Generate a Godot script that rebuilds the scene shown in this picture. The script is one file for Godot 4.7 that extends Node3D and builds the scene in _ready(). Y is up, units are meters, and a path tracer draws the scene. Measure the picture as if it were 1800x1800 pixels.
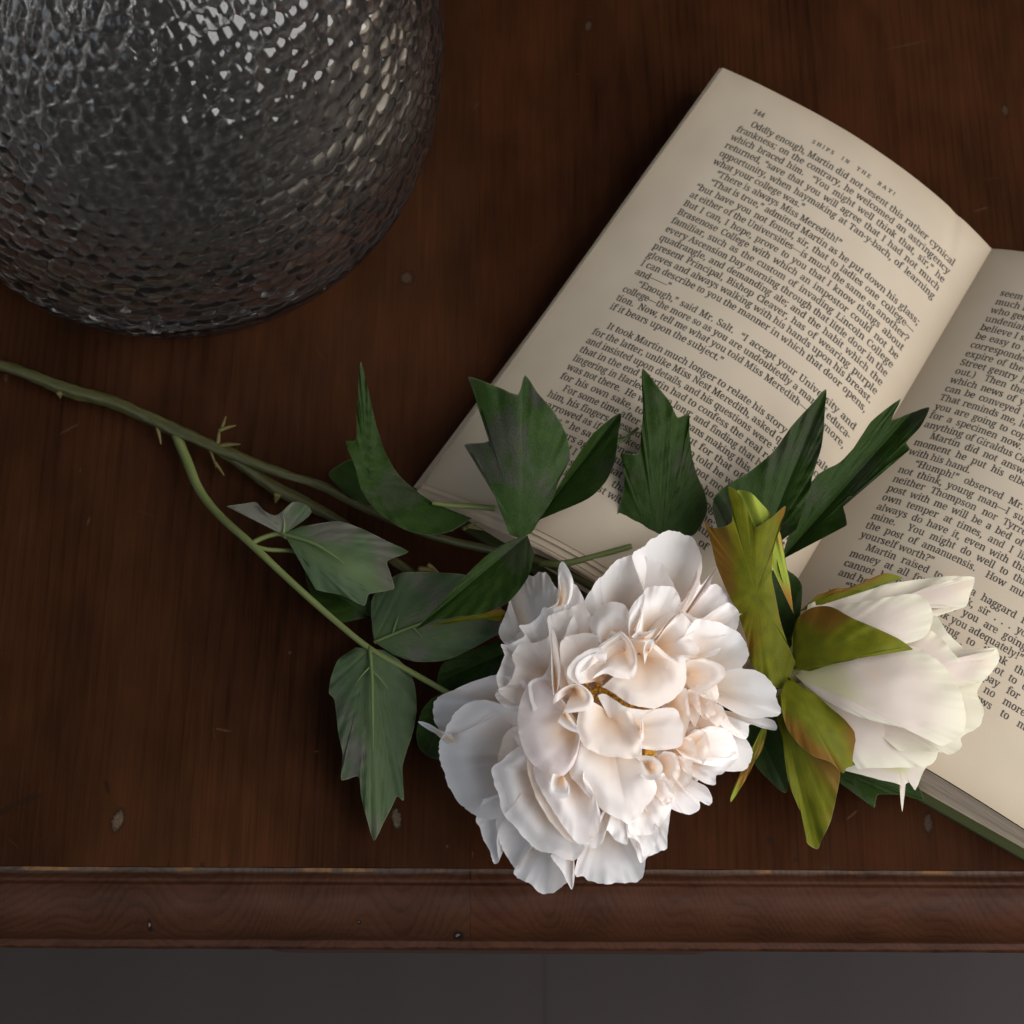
extends Node3D
# A still life seen from above: a dark stained wooden table top, a hammered glass vase, an open old book
# and an artificial peony spray, lit by soft unseen lights, the main one at the right front.

const TOP := 0.74                      # height of the table top above the floor
const PITCH := 25.0                    # camera tilt away from straight down, degrees
const FAR := 0.8                       # camera distance to the table along the view axis
const FOCAL := 4110.0                  # lens focal length in units of an 1800 unit wide picture
var cam_at := Vector3.ZERO
var rng := RandomNumberGenerator.new()

func _ready() -> void:
	rng.seed = 7
	# ---------------------------------------------------------------- camera
	var p := deg_to_rad(PITCH)
	cam_at = Vector3(0, TOP + FAR * cos(p), FAR * sin(p))
	var cam := Camera3D.new()
	cam.name = "camera"
	cam.fov = rad_to_deg(2.0 * atan(900.0 / FOCAL))
	cam.near = 0.05
	cam.far = 30.0
	cam.position = cam_at
	cam.rotation_degrees = Vector3(-90.0 + PITCH, 0, 0)
	var ca := CameraAttributesPhysical.new()
	ca.frustum_focal_length = 12.0 * FOCAL / 900.0
	ca.frustum_focus_distance = 0.735
	ca.frustum_near = 0.05
	ca.frustum_far = 30.0
	ca.exposure_aperture = 14.0
	cam.attributes = ca
	add_child(cam)
	cam.fov = rad_to_deg(2.0 * atan(900.0 / FOCAL))
	cam.current = true
	# ---------------------------------------------------------------- air and light of the dim room
	var env := Environment.new()
	env.background_mode = Environment.BG_COLOR
	env.background_color = Color(0.066, 0.064, 0.064).linear_to_srgb()
	env.tonemap_mode = Environment.TONE_MAPPER_LINEAR
	env.tonemap_exposure = 1.07
	env.sdfgi_enabled = true
	env.ssao_enabled = true
	env.ssil_enabled = true
	var we := WorldEnvironment.new()
	we.name = "environment"
	we.environment = env
	add_child(we)
	unseen_light("unseen_light", Vector3(0.74, TOP + 0.66, 0.40), Vector3(0.08, TOP, 0.08), Vector2(1.05, 1.05), 1.8, Color(1.0, 0.99, 0.98))  # main soft light, out of view, placed to throw shadows to the left
	unseen_light("unseen_back_right_light", Vector3(1.55, TOP + 0.95, -0.85), Vector3(0.0, TOP, -0.1), Vector2(1.7, 1.5), 1.0, Color(1.0, 0.975, 0.94))  # out of view, placed to give the right of the vase its sheen
	unseen_light("unseen_left_light", Vector3(-0.95, TOP + 1.1, 0.95), Vector3(-0.05, TOP, 0.05), Vector2(1.5, 1.4), 0.72, Color(0.88, 0.94, 1.0))  # out of view, cool light on the left of the vase and bloom
	# ---------------------------------------------------------------- setting and things
	make_floor()
	make_table()
	make_vase()
	make_book()
	make_spray()

func unseen_light(called: String, from: Vector3, to: Vector3, size: Vector2, energy: float, color: Color) -> void:
	var l := AreaLight3D.new()
	l.name = called
	l.area_size = size
	l.light_energy = energy
	l.light_color = color
	l.area_range = 6.0
	l.area_attenuation = 2.0
	l.shadow_enabled = true
	add_child(l)
	l.look_at_from_position(from, to, Vector3.UP)

# ==================================================================== helpers
## A point of the place: where the sight line through (u, v) of the survey picture meets the height h above the table top.
func at(u: float, v: float, h: float) -> Vector3:
	var p := deg_to_rad(PITCH)
	var d := Vector3(0, -cos(p), -sin(p)) * FOCAL + Vector3(u - 900.0, 0, 0) + Vector3(0, sin(p), -cos(p)) * (900.0 - v)
	return cam_at + d * ((TOP + h - cam_at.y) / d.y)

func lin(r: float, g: float, b: float) -> Color:
	return Color(r, g, b).linear_to_srgb()

func thing(called: String, label: String, category: String, where: Vector3) -> Node3D:
	var o := Node3D.new()
	o.name = called
	o.position = where
	o.set_meta("label", label)
	o.set_meta("category", category)
	add_child(o, true)
	return o

func put(called: String, mesh: Mesh, mat, parent: Node, label := "") -> MeshInstance3D:
	var o := MeshInstance3D.new()
	o.name = called
	o.mesh = mesh
	if mat is Material:
		o.material_override = mat
	if label:
		o.set_meta("label", label)
	parent.add_child(o, true)
	return o

func mat(color: Color, rough: float, spec := 0.5) -> StandardMaterial3D:
	var m := StandardMaterial3D.new()
	m.albedo_color = color
	m.roughness = rough
	m.metallic_specular = spec
	m.cull_mode = BaseMaterial3D.CULL_DISABLED
	return m

## A smooth sheet through rows of points. Clockwise front faces look along -(row direction x column direction).
func sheet_arrays(pts: PackedVector3Array, nu: int, nv: int, uvs: PackedVector2Array, cols := PackedColorArray(), closed := false, flip := false) -> Array:
	var nrm := PackedVector3Array()
	nrm.resize(nu * nv)
	var s := -1.0 if flip else 1.0
	for i in nv:
		var i0 := maxi(i - 1, 0)
		var i1 := mini(i + 1, nv - 1)
		for j in nu:
			var j0 := j - 1
			var j1 := j + 1
			if closed:
				if j0 < 0: j0 = nu - 2
				if j1 >= nu: j1 = 1
			else:
				j0 = maxi(j0, 0)
				j1 = mini(j1, nu - 1)
			var n := (pts[i1 * nu + j] - pts[i0 * nu + j]).cross(pts[i * nu + j1] - pts[i * nu + j0]) * s
			nrm[i * nu + j] = n.normalized() if n.length_squared() > 1e-24 else Vector3.UP
	var idx := PackedInt32Array()
	idx.resize((nu - 1) * (nv - 1) * 6)
	var k := 0
	for i in nv - 1:
		for j in nu - 1:
			var a := i * nu + j
			var b := a + 1
			var c := a + nu
			var d := c + 1
			if flip:
				idx[k] = a; idx[k + 1] = c; idx[k + 2] = b
				idx[k + 3] = b; idx[k + 4] = c; idx[k + 5] = d
			else:
				idx[k] = a; idx[k + 1] = b; idx[k + 2] = c
				idx[k + 3] = b; idx[k + 4] = d; idx[k + 5] = c
			k += 6
	var arr := []
	arr.resize(Mesh.ARRAY_MAX)
	arr[Mesh.ARRAY_VERTEX] = pts
	arr[Mesh.ARRAY_NORMAL] = nrm
	arr[Mesh.ARRAY_TEX_UV] = uvs
	if cols.size():
		arr[Mesh.ARRAY_COLOR] = cols
	arr[Mesh.ARRAY_INDEX] = idx
	return arr

func mesh_of(list: Array) -> ArrayMesh:
	var m := ArrayMesh.new()
	for a in list:
		m.add_surface_from_arrays(Mesh.PRIMITIVE_TRIANGLES, a)
	return m

func noise(seed_: int, freq: float, octaves := 3) -> FastNoiseLite:
	var n := FastNoiseLite.new()
	n.seed = seed_
	n.frequency = freq
	n.fractal_octaves = octaves
	n.noise_type = FastNoiseLite.TYPE_SIMPLEX_SMOOTH
	return n

# ==================================================================== floor
func make_floor() -> void:
	var f := Node3D.new()
	f.name = "floor"
	f.set_meta("kind", "structure")
	f.set_meta("label", "grey brown floorboards out of focus below the table edge")
	add_child(f)
	var n := noise(31, 0.9, 4)
	var im := Image.create(256, 256, false, Image.FORMAT_RGB8)
	for y in 256:
		for x in 256:
			var g := 1.0 + 0.07 * n.get_noise_2d(x * 0.16, y * 0.012) + 0.10 * n.get_noise_2d(x * 0.01 + 50.0, y * 0.02)
			im.set_pixel(x, y, lin(0.058 * g, 0.047 * g, 0.046 * g))
	var m := mat(Color.WHITE, 0.5, 0.4)
	m.albedo_texture = ImageTexture.create_from_image(im)
	var w := 0.62
	var k := 0
	var jx := -0.0095 + 0.03
	for i in range(-3, 3):
		var b := BoxMesh.new()
		b.size = Vector3(w - 0.0003, 0.02, 3.0)
		var o := put("floorboard", b, m, f)
		o.position = Vector3(jx + (i + 0.5) * w, -0.01, 0.3)
		k += 1
	var under := BoxMesh.new()
	under.size = Vector3(6, 0.02, 6)
	var u := put("subfloor", under, mat(lin(0.02, 0.018, 0.017), 0.9), f)
	u.position = Vector3(0, -0.034, 0)

# ==================================================================== table
const WX := 0.26       # the wood picture covers x -WX .. WX
const WZ0 := -0.36
const WZ1 := 0.18

func wood_maps() -> Array:
	var w := 1408
	var h := 1408
	var big := noise(3, 1.0, 3)
	var fine := noise(5, 1.0, 2)
	var warp := noise(9, 1.0, 2)
	var data := PackedByteArray()
	data.resize(w * h * 3)
	var rough := PackedByteArray()
	rough.resize(w * h)
	var k := 0
	for y in h:
		var z := lerpf(WZ0, WZ1, y / float(h))
		for x in w:
			var X := lerpf(-WX, WX, x / float(w))
			# growth rings of a flat sawn pine board, running front to back
			var wob := warp.get_noise_2d(X * 9.0, z * 1.3) * 0.008
			var r := (X + wob) * 230.0 + 6.0 * big.get_noise_2d(X * 9.0, z * 0.35 + 4.0)
			var ring := r - floorf(r)
			var late := smoothstep(0.45, 0.93, ring) * (1.0 - smoothstep(0.93, 1.0, ring))
			var fib := fine.get_noise_2d(X * 1500.0, z * 22.0)
			var blot := big.get_noise_2d(X * 17.0 + 7.0, z * 5.0)
			var blot2 := big.get_noise_2d(X * 50.0, z * 28.0 + 30.0)
			var v := 0.90 - 0.20 * late * clampf(0.35 + 1.6 * big.get_noise_2d(X * 5.0 + 3.0, z * 4.0), 0.0, 1.0) + 0.22 * fib + 0.42 * blot + 0.12 * blot2
			# varnish rubbed thin near the front edge and in a few places on the top
			var rub := smoothstep(0.045, 0.0, absf(X + 0.085)) * smoothstep(0.085, 0.135, z) + 0.7 * smoothstep(0.28, 0.6, big.get_noise_2d(X * 6.0 + 21.0, z * 6.0))
			v += clampf(rub, 0.0, 1.0) * (0.35 + 0.6 * maxf(0.0, fine.get_noise_2d(X * 420.0, z * 14.0)))
			v = maxf(v, 0.25)
			var red := 1.0 + 0.10 * blot2
			var c := lin(0.034 * v * red, 0.0118 * v, 0.0046 * v / red)
			data[k * 3] = int(clampf(c.r * 255.0, 0, 255))
			data[k * 3 + 1] = int(clampf(c.g * 255.0, 0, 255))
			data[k * 3 + 2] = int(clampf(c.b * 255.0, 0, 255))
			rough[k] = int(clampf(120.0 + 30.0 * fib + 40.0 * blot2, 60, 230))
			k += 1
	var im := Image.create_from_data(w, h, false, Image.FORMAT_RGB8, data)
	# stains, plugs, dents and scratches that have a shape of their own
	var marks := [
		[210, 1445, 9, 16, 15, 0.17, 0.135, 0.085], [700, 1440, 8, 17, -8, 0.20, 0.175, 0.12], [1635, 1443, 7, 15, 5, 0.08, 0.07, 0.06],
		[712, 490, 11, 11, 30, 0.085, 0.05, 0.027], [1030, 45, 6, 11, 10, 0.085, 0.062, 0.042], [1762, 190, 6, 11, -10, 0.07, 0.052, 0.035],
		[1355, 1475, 7, 6, 0, 0.012, 0.010, 0.010], [1402, 1509, 6, 4, 0, 0.012, 0.010, 0.010], [1455, 1524, 7, 7, 0, 0.03, 0.018, 0.012],
		[190, 1385, 4, 13, -20, 0.008, 0.006, 0.005], [55, 1408, 26, 5, -18, 0.012, 0.008, 0.006], [12, 1428, 15, 5, -35, 0.012, 0.008, 0.006],
		[155, 920, 3, 9, 15, 0.08, 0.05, 0.03], [140, 830, 2, 3, 0, 0.12, 0.09, 0.06], [120, 758, 22, 2, -32, 0.07, 0.045, 0.028],
		[8, 668, 4, 9, 0, 0.08, 0.06, 0.045], [300, 1524, 2, 5, 0, 0.01, 0.008, 0.006], [358, 1522, 5, 5, 0, 0.01, 0.008, 0.006],
		[405, 1524, 2, 4, 0, 0.01, 0.008, 0.006], [468, 1527, 2, 4, 0, 0.01, 0.008, 0.006], [1590, 76, 50, 1.5, -14, 0.06, 0.04, 0.03],
		[1720, 365, 18, 1.5, -18, 0.08, 0.055, 0.04], [510, 1149, 3, 3, 0, 0.09, 0.07, 0.05], [560, 1322, 4, 2, 0, 0.15, 0.06, 0.035],
		[395, 1285, 14, 1.5, 10, 0.16, 0.06, 0.03], [1500, 1430, 16, 1.5, -40, 0.11, 0.07, 0.05], [790, 1489, 2, 2, 0, 0.2, 0.17, 0.13],
		[835, 1503, 1.5, 5, 0, 0.16, 0.13, 0.09], [1012, 130, 2, 2, 0, 0.1, 0.08, 0.06], [835, 185, 12, 2, -60, 0.055, 0.04, 0.03],
	]
	var mn := noise(77, 0.35, 2)
	for q in marks:
		var c := at(q[0], q[1], 0)
		var cx := (c.x + WX) / (2.0 * WX) * w
		var cy := (c.z - WZ0) / (WZ1 - WZ0) * h
		var s := w / (2.0 * WX) / 5150.0
		var rx: float = q[2] * s
		var ry: float = q[3] * s * 1.08
		var a := deg_to_rad(q[4])
		var ext := int(maxf(rx, ry)) + 4
		for dy in range(-ext, ext + 1):
			for dx in range(-ext, ext + 1):
				var px := int(cx) + dx
				var py := int(cy) + dy
				if px < 0 or py < 0 or px >= w or py >= h: continue
				var lx := (dx * cos(a) + dy * sin(a)) / maxf(rx, 0.8)
				var ly := (-dx * sin(a) + dy * cos(a)) / maxf(ry, 0.8)
				var e := sqrt(lx * lx + ly * ly) + 0.35 * mn.get_noise_2d(px, py)
				var o := im.get_pixel(px, py)
				var rim := smoothstep(1.45, 1.1, e) * 0.55
				var core := smoothstep(1.05, 0.7, e) * (0.5 + 0.3 * mn.get_noise_2d(px * 2.0, py * 2.0 + 40.0))
				if q[2] > 4.5 and q[3] > 3.0 and float(q[5]) > 0.05:
					o = o.lerp(lin(0.012, 0.008, 0.006), rim)
				o = o.lerp(lin(q[5], q[6], q[7]), clampf(core, 0, 1))
				im.set_pixel(px, py, o)
	# dust and fine scratches
	for speck in 260:
		var px := rng.randi_range(2, w - 30)
		var py := rng.randi_range(2, h - 30)
		var a := rng.randf_range(0.06, 0.30)
		var n := 1 if speck < 200 else rng.randi_range(6, 26)
		var dir := Vector2.from_angle(rng.randf_range(0, TAU))
		for i in n:
			var q := Vector2i(clampi(px + int(dir.x * i), 0, w - 1), clampi(py + int(dir.y * i), 0, h - 1))
			im.set_pixel(q.x, q.y, im.get_pixel(q.x, q.y).lerp(lin(0.16, 0.12, 0.09), a * (1.0 if n == 1 else 0.5)))
	return [ImageTexture.create_from_image(im), ImageTexture.create_from_image(Image.create_from_data(w, h, false, Image.FORMAT_L8, rough))]

func edge_map() -> ImageTexture:
	# the moulded front edge is cut across the boards, so it shows the rings as arcs
	var w := 2048
	var h := 128
	var n := noise(21, 1.0, 3)
	var im := Image.create(w, h, false, Image.FORMAT_RGB8)
	for x in w:
		var X := lerpf(-WX, WX, x / float(w))
		var xc := -0.255 if X < -0.0126 else 0.285
		for y in h:
			var Y := y / float(h) * 0.045
			var d := sqrt(pow((X - xc) * 0.85, 2) + pow(Y + 0.02, 2) * 2.6) + 0.0010 * n.get_noise_2d(X * 50.0, Y * 40.0) + 0.010 * n.get_noise_2d(X * 7.0, Y * 9.0)
			var sp := 0.0034 + 0.0012 * n.get_noise_1d(X * 10.0)
			var r := d / sp
			r -= floorf(r)
			var late := smoothstep(0.35, 0.9, r) * (1.0 - smoothstep(0.9, 1.0, r))
			var v := 1.0 - 0.20 * late + 0.30 * n.get_noise_2d(X * 30.0, Y * 40.0 + 9.0) + 0.16 * n.get_noise_2d(X * 900.0, Y * 300.0) + 0.10 * n.get_noise_2d(X * 20.0, Y * 1500.0)
			var t := y / float(h)
			var base := Vector3(0.043, 0.0160, 0.0078)
			# edge highlight painted as paler grey along the upper bead
			base = base.lerp(Vector3(0.062, 0.040, 0.030), smoothstep(0.075, 0.03, t + 0.03 * n.get_noise_1d(X * 40.0)))
			# chips along the arrises that show pale orange wood
			var chip := n.get_noise_2d(X * 95.0, t * 2.0 + 60.0)
			if t > 0.86 and t < 0.93 and chip > 0.22:
				base = base.lerp(Vector3(0.25, 0.10, 0.035), smoothstep(0.22, 0.4, chip))
			elif t > 0.80 and t < 0.86:
				base *= 1.25 + 0.8 * n.get_noise_2d(X * 150.0, 4.0)
			elif t < 0.03:
				base = base.lerp(Vector3(0.14, 0.07, 0.03), smoothstep(0.0, 0.5, n.get_noise_2d(X * 70.0, 90.0)))
			im.set_pixel(x, y, lin(base.x * v, base.y * v, base.z * v))
	# small dents
	var dents := [[808, 0.66, 7, 9], [1330, 0.86, 5, 3], [258, 0.55, 3, 10], [632, 0.5, 3, 3], [1290, 0.44, 2, 2]]
	for q in dents:
		var cx: float = (at(q[0], 1600, 0).x + WX) / (2.0 * WX) * w
		for dy in range(-14, 15):
			for dx in range(-14, 15):
				var e := Vector2(dx / float(q[2]), dy / float(q[3])).length()
				var px := clampi(int(cx) + dx, 0, w - 1)
				var py := clampi(int(float(q[1]) * h) + dy, 0, h - 1)
				var o := im.get_pixel(px, py)
				o = o.lerp(lin(0.012, 0.008, 0.008), smoothstep(1.2, 0.7, e))
				if dx + dy < 1 and e < 0.45: o = lin(0.16, 0.11, 0.08)
				im.set_pixel(px, py, o)
	return ImageTexture.create_from_image(im)

func make_table() -> void:
	var edge := at(900, 1534, 0)
	var t := thing("table", "dark stained wooden table with a moulded front edge, under the vase and the book", "table", Vector3(0, 0, 0))
	t.rotation.y = deg_to_rad(-0.28)
	var maps := wood_maps()
	var em := edge_map()
	# profile of the front edge: z out from the top's edge, y below the top
	var prof: Array[Vector2] = []
	for i in 5:
		var a := i / 4.0 * PI / 2
		prof.append(Vector2(-0.0014 + 0.0014 * sin(a), -0.0014 + 0.0014 * cos(a)))
	prof.append_array([Vector2(0.0003, -0.0030), Vector2(0.0007, -0.0048), Vector2(0.0016, -0.0056), Vector2(0.0025, -0.0052), Vector2(0.0034, -0.0045)])
	for i in 13:
		var a := i / 12.0 * PI / 2
		prof.append(Vector2(0.0036 + 0.0150 * sin(a), -0.0195 + 0.0150 * cos(a) * (0.98 if i == 0 else 1.0)))
	prof.append_array([Vector2(0.0187, -0.0204), Vector2(0.0190, -0.0209), Vector2(0.0206, -0.0210), Vector2(0.0211, -0.0214), Vector2(0.0212, -0.0238), Vector2(0.0206, -0.0244), Vector2(0.0100, -0.0245)])
	var lens_: Array[float] = [0.0]
	for i in range(1, prof.size()):
		lens_.append(lens_[-1] + prof[i].distance_to(prof[i - 1]))
	var joints := [-0.60, -0.44, -0.236, -0.0126, 0.236, 0.42, 0.60]
	var tones := [[1.0, 1.0, 1.0], [0.95, 0.97, 1.0], [0.96, 0.98, 1.0], [1.0, 0.98, 0.96], [1.0, 1.0, 1.0], [1.0, 1.0, 1.0]]
	var back := -0.62
	for b in joints.size() - 1:
		var gap := 0.00002
		var x0: float = joints[b] + gap
		var x1: float = joints[b + 1] - gap
		var top_m := mat(Color(tones[b][0], tones[b][1], tones[b][2]).clamp(Color.BLACK, Color.WHITE), 1.0, 0.15)
		top_m.albedo_texture = maps[0]
		top_m.roughness_texture = maps[1]
		var edge_m := mat(Color(tones[b][0], tones[b][1], tones[b][2]).clamp(Color.BLACK, Color.WHITE), 0.52, 0.25)
		edge_m.albedo_texture = em
		# top face, with a slight cup
		var nx := 12
		var pts := PackedVector3Array()
		var uvs := PackedVector2Array()
		var zs := [back, -0.3, -0.1, 0.05, edge.z - 0.0014]
		for z in zs:
			for i in nx + 1:
				var u := i / float(nx)
				var x := lerpf(x0, x1, u)
				var y := TOP - 0.00012 * pow(absf(2.0 * u - 1.0), 40.0)
				pts.append(Vector3(x, y, z))
				uvs.append(Vector2((x + WX) / (2.0 * WX), (z - WZ0) / (WZ1 - WZ0)))
		var top_a := sheet_arrays(pts, nx + 1, zs.size(), uvs)
		# moulded edge, worn a little unevenly along its length
		var wn := noise(40 + b, 1.0, 2)
		var ep := PackedVector3Array()
		var eu := PackedVector2Array()
		var ne := 60
		for k in prof.size():
			for i in ne + 1:
				var u := i / float(ne)
				var x := lerpf(x0, x1, u)
				var wear := wn.get_noise_2d(x * 55.0, k * 0.8) * 0.00022
				ep.append(Vector3(x, TOP + prof[k].y - 0.00012 * pow(absf(2.0 * u - 1.0), 40.0) + wear, edge.z + prof[k].x * 0.90 + wear))
				eu.append(Vector2((x + WX) / (2.0 * WX), lens_[k] / 0.045))
		var edge_a := sheet_arrays(ep, ne + 1, prof.size(), eu)
		# underside and ends
		var un := sheet_arrays(PackedVector3Array([Vector3(x0, TOP - 0.0245, edge.z + 0.01), Vector3(x1, TOP - 0.0245, edge.z + 0.01), Vector3(x0, TOP - 0.0245, back), Vector3(x1, TOP - 0.0245, back)]), 2, 2, PackedVector2Array([Vector2(0, 0), Vector2(1, 0), Vector2(0, 1), Vector2(1, 1)]))
		var l0 := sheet_arrays(PackedVector3Array([Vector3(x0, TOP - 0.0005, back), Vector3(x0, TOP - 0.0005, edge.z), Vector3(x0, TOP - 0.0245, back), Vector3(x0, TOP - 0.0245, edge.z + 0.005)]), 2, 2, PackedVector2Array([Vector2(0, 0), Vector2(1, 0), Vector2(0, 1), Vector2(1, 1)]))
		var l1 := sheet_arrays(PackedVector3Array([Vector3(x1, TOP - 0.0005, edge.z), Vector3(x1, TOP - 0.0005, back), Vector3(x1, TOP - 0.0245, edge.z + 0.005), Vector3(x1, TOP - 0.0245, back)]), 2, 2, PackedVector2Array([Vector2(0, 0), Vector2(1, 0), Vector2(0, 1), Vector2(1, 1)]))
		var m := mesh_of([top_a, edge_a, un, l0, l1])
		m.surface_set_material(0, top_m)
		m.surface_set_material(1, edge_m)
		for i in [2, 3, 4]: m.surface_set_material(i, edge_m)
		put("board", m, null, t)
	# apron under the front edge, with rounded ends, and the legs
	var brown := mat(lin(0.05, 0.024, 0.015), 0.5)
	var ap := PackedVector3Array()
	var au := PackedVector2Array()
	var xa := at(380, 1680, 0).x
	var xb := at(1350, 1680, 0).x
	var zf := edge.z + 0.0178
	var ring: Array[Vector2] = []
	var rr := 0.02
	for i in 9:
		var a := i / 8.0 * PI / 2
		ring.append(Vector2(xa + rr - rr * cos(a), zf - rr + rr * sin(a)))
	for i in 9:
		var a := i / 8.0 * PI / 2
		ring.append(Vector2(xb - rr + rr * sin(a), zf - rr + rr * cos(a)))
	ring.append(Vector2(xb, zf - 0.5))
	ring.append(Vector2(xa, zf - 0.5))
	ring.append(ring[0])
	for y in [TOP - 0.0246, TOP - 0.0375, TOP - 0.039, TOP - 0.039]:
		for q in ring:
			var s := 0.0 if y > TOP - 0.037 else 0.0015
			ap.append(Vector3(q.x, y, q.y - s))
			au.append(Vector2(q.x, y))
	put("apron", mesh_of([sheet_arrays(ap, ring.size(), 4, au)]), brown, t)
	for q in [Vector2(-0.55, -0.55), Vector2(0.55, -0.55), Vector2(-0.55, edge.z - 0.05), Vector2(0.55, edge.z - 0.05)]:
		var c := CylinderMesh.new()
		c.top_radius = 0.026
		c.bottom_radius = 0.018
		c.height = TOP - 0.0246
		var o := put("leg", c, brown, t)
		o.position = Vector3(q.x, (TOP - 0.0246) / 2, q.y)

# ==================================================================== vase
func vase_radius(h: float) -> float:
	# outer radius of the vase at height h
	var hs := [0.0, 0.002, 0.006, 0.012, 0.022, 0.038, 0.058, 0.080, 0.105, 0.130, 0.155, 0.180, 0.205, 0.235, 0.262]
	var rs := [0.0800, 0.0838, 0.0868, 0.0888, 0.0915, 0.0945, 0.0962, 0.0955, 0.0915, 0.0845, 0.0745, 0.0620, 0.0510, 0.0450, 0.0470]
	for i in hs.size() - 1:
		if h <= hs[i + 1]:
			var a: float = rs[maxi(i - 1, 0)]
			var d: float = rs[mini(i + 2, hs.size() - 1)]
			var span: float = hs[i + 1] - hs[i]
			var m0: float = (rs[i + 1] - a) / (hs[i + 1] - hs[maxi(i - 1, 0)]) * span
			var m1: float = (d - rs[i]) / (hs[mini(i + 2, hs.size() - 1)] - hs[i]) * span
			var t: float = (h - hs[i]) / span
			var t2 := t * t
			var t3 := t2 * t
			return (2 * t3 - 3 * t2 + 1) * rs[i] + (t3 - 2 * t2 + t) * m0 + (-2 * t3 + 3 * t2) * rs[i + 1] + (t3 - t2) * m1
	return rs[-1]

func make_vase() -> void:
	var base := at(326, 250, 0)
	var t := thing("vase", "large clear glass vase with a hammered pebbled surface, standing behind the stem", "vase", base)
	var nu := 1321
	var pitch_h := 0.0057
	var rows := 38
	# pebble centres, jittered, on staggered rows round the vase
	var per := 96
	var jit: Array[PackedVector2Array] = []
	var size: Array[PackedFloat32Array] = []
	for r in rows + 2:
		var pk := PackedVector2Array()
		var sk := PackedFloat32Array()
		for i in per:
			pk.append(Vector2(rng.randf_range(-0.27, 0.27), rng.randf_range(-0.27, 0.27)))
			sk.append(rng.randf_range(0.85, 1.1))
		jit.append(pk)
		size.append(sk)
	var hl: Array[float] = [0.0, 0.0007, 0.0015, 0.003, 0.005, 0.0075]
	var hh := 0.0085
	while hh < 0.2621:
		hl.append(hh)
		hh += 0.00052 if hh < 0.165 else 0.0016
	var pts := PackedVector3Array()
	var uvs := PackedVector2Array()
	var first := 0.011
	for h in hl:
		var r0 := vase_radius(h)
		var fade := smoothstep(0.009, 0.014, h)
		var vr := (h - first) / pitch_h
		var ri := int(floorf(vr))
		for j in nu:
			var a := j / float(nu - 1)
			var bump := 0.0
			if fade > 0.0:
				var best := 9.0
				var second := 9.0
				var amp := 1.0
				for dr in [0, 1]:
					var rr: int = clampi(ri + dr, 0, rows)
					var off := 0.5 if rr % 2 else 0.0
					var va := a * per - off
					var ci := int(floorf(va))
					for dc in [0, 1]:
						var cc: int = posmod(ci + dc, per)
						var q: Vector2 = jit[rr][cc]
						var dx: float = va - (ci + dc) - q.x
						var dy: float = vr - (ri + dr) - q.y
						var d2: float = dx * dx + dy * dy * 0.9
						if d2 < best:
							second = best
							best = d2
							amp = size[rr][cc]
						elif d2 < second:
							second = d2
				bump = amp * 0.00112 * (1.0 + log(exp(-24.0 * best) + exp(-24.0 * second)) / (24.0 * 0.42))
			var r := r0 + bump * fade
			var an := -TAU * a
			pts.append(Vector3(cos(an) * r, h + 0.0004, sin(an) * r))
			uvs.append(Vector2(a, h))
	var outer := sheet_arrays(pts, nu, hl.size(), uvs, PackedColorArray(), true, vase_flip)
	# rim, inner wall and floor of the vase, and the underside
	var prof: Array[Vector2] = []
	prof.append(Vector2(vase_radius(0.262), 0.2624))
	prof.append(Vector2(vase_radius(0.262) - 0.002, 0.2642))
	prof.append(Vector2(vase_radius(0.262) - 0.004, 0.2624))
	var y := 0.258
	while y > 0.022:
		prof.append(Vector2(vase_radius(y) - 0.0045, y))
		y -= 0.006
	prof.append_array([Vector2(0.083, 0.0165), Vector2(0.078, 0.0125), Vector2(0.07, 0.0108), Vector2(0.04, 0.0102), Vector2(0.0005, 0.0102)])
	var inner := lathe(prof, 128)
	var foot := lathe([Vector2(0.0005, 0.0022), Vector2(0.06, 0.0022), Vector2(0.072, 0.0018), Vector2(0.0765, 0.0004), Vector2(0.0800, 0.0004)], 128)
	var g := StandardMaterial3D.new()
	g.albedo_color = Color(0.97, 0.98, 0.98, 0.0)
	g.roughness = 0.11
	g.metallic_specular = 0.42
	g.refraction_enabled = true
	g.refraction_scale = 0.062
	put("body", mesh_of([outer, inner, foot]), g, t)

var vase_flip := true

func lathe(prof: Array[Vector2], seg: int) -> Array:
	var pts := PackedVector3Array()
	var uvs := PackedVector2Array()
	for q in prof:
		for j in seg + 1:
			var an := -TAU * j / float(seg)
			pts.append(Vector3(cos(an) * q.x, q.y, sin(an) * q.x))
			uvs.append(Vector2(j / float(seg), q.y))
	return sheet_arrays(pts, seg + 1, prof.size(), uvs, PackedColorArray(), true, vase_flip)

# ==================================================================== book
const BOOK_TURN := 0.533
const PAGE_W := 0.1155
const PAGE_H := 0.194
var book_at := Vector3(0.1725, TOP, -0.103)

func bow(s: float, a: float, b: float, c: float, d: float) -> float:
	# smooth curve through heights at 0, 0.15, 0.5 and 1 of the page width
	var xs := [0.0, 0.15, 0.5, 1.0]
	var hs := [a, b, c, d]
	var r := 0.0
	for i in 4:
		var t := 1.0
		for j in 4:
			if i != j: t *= (s - xs[j]) / (xs[i] - xs[j])
		r += t * hs[i]
	return r

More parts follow.
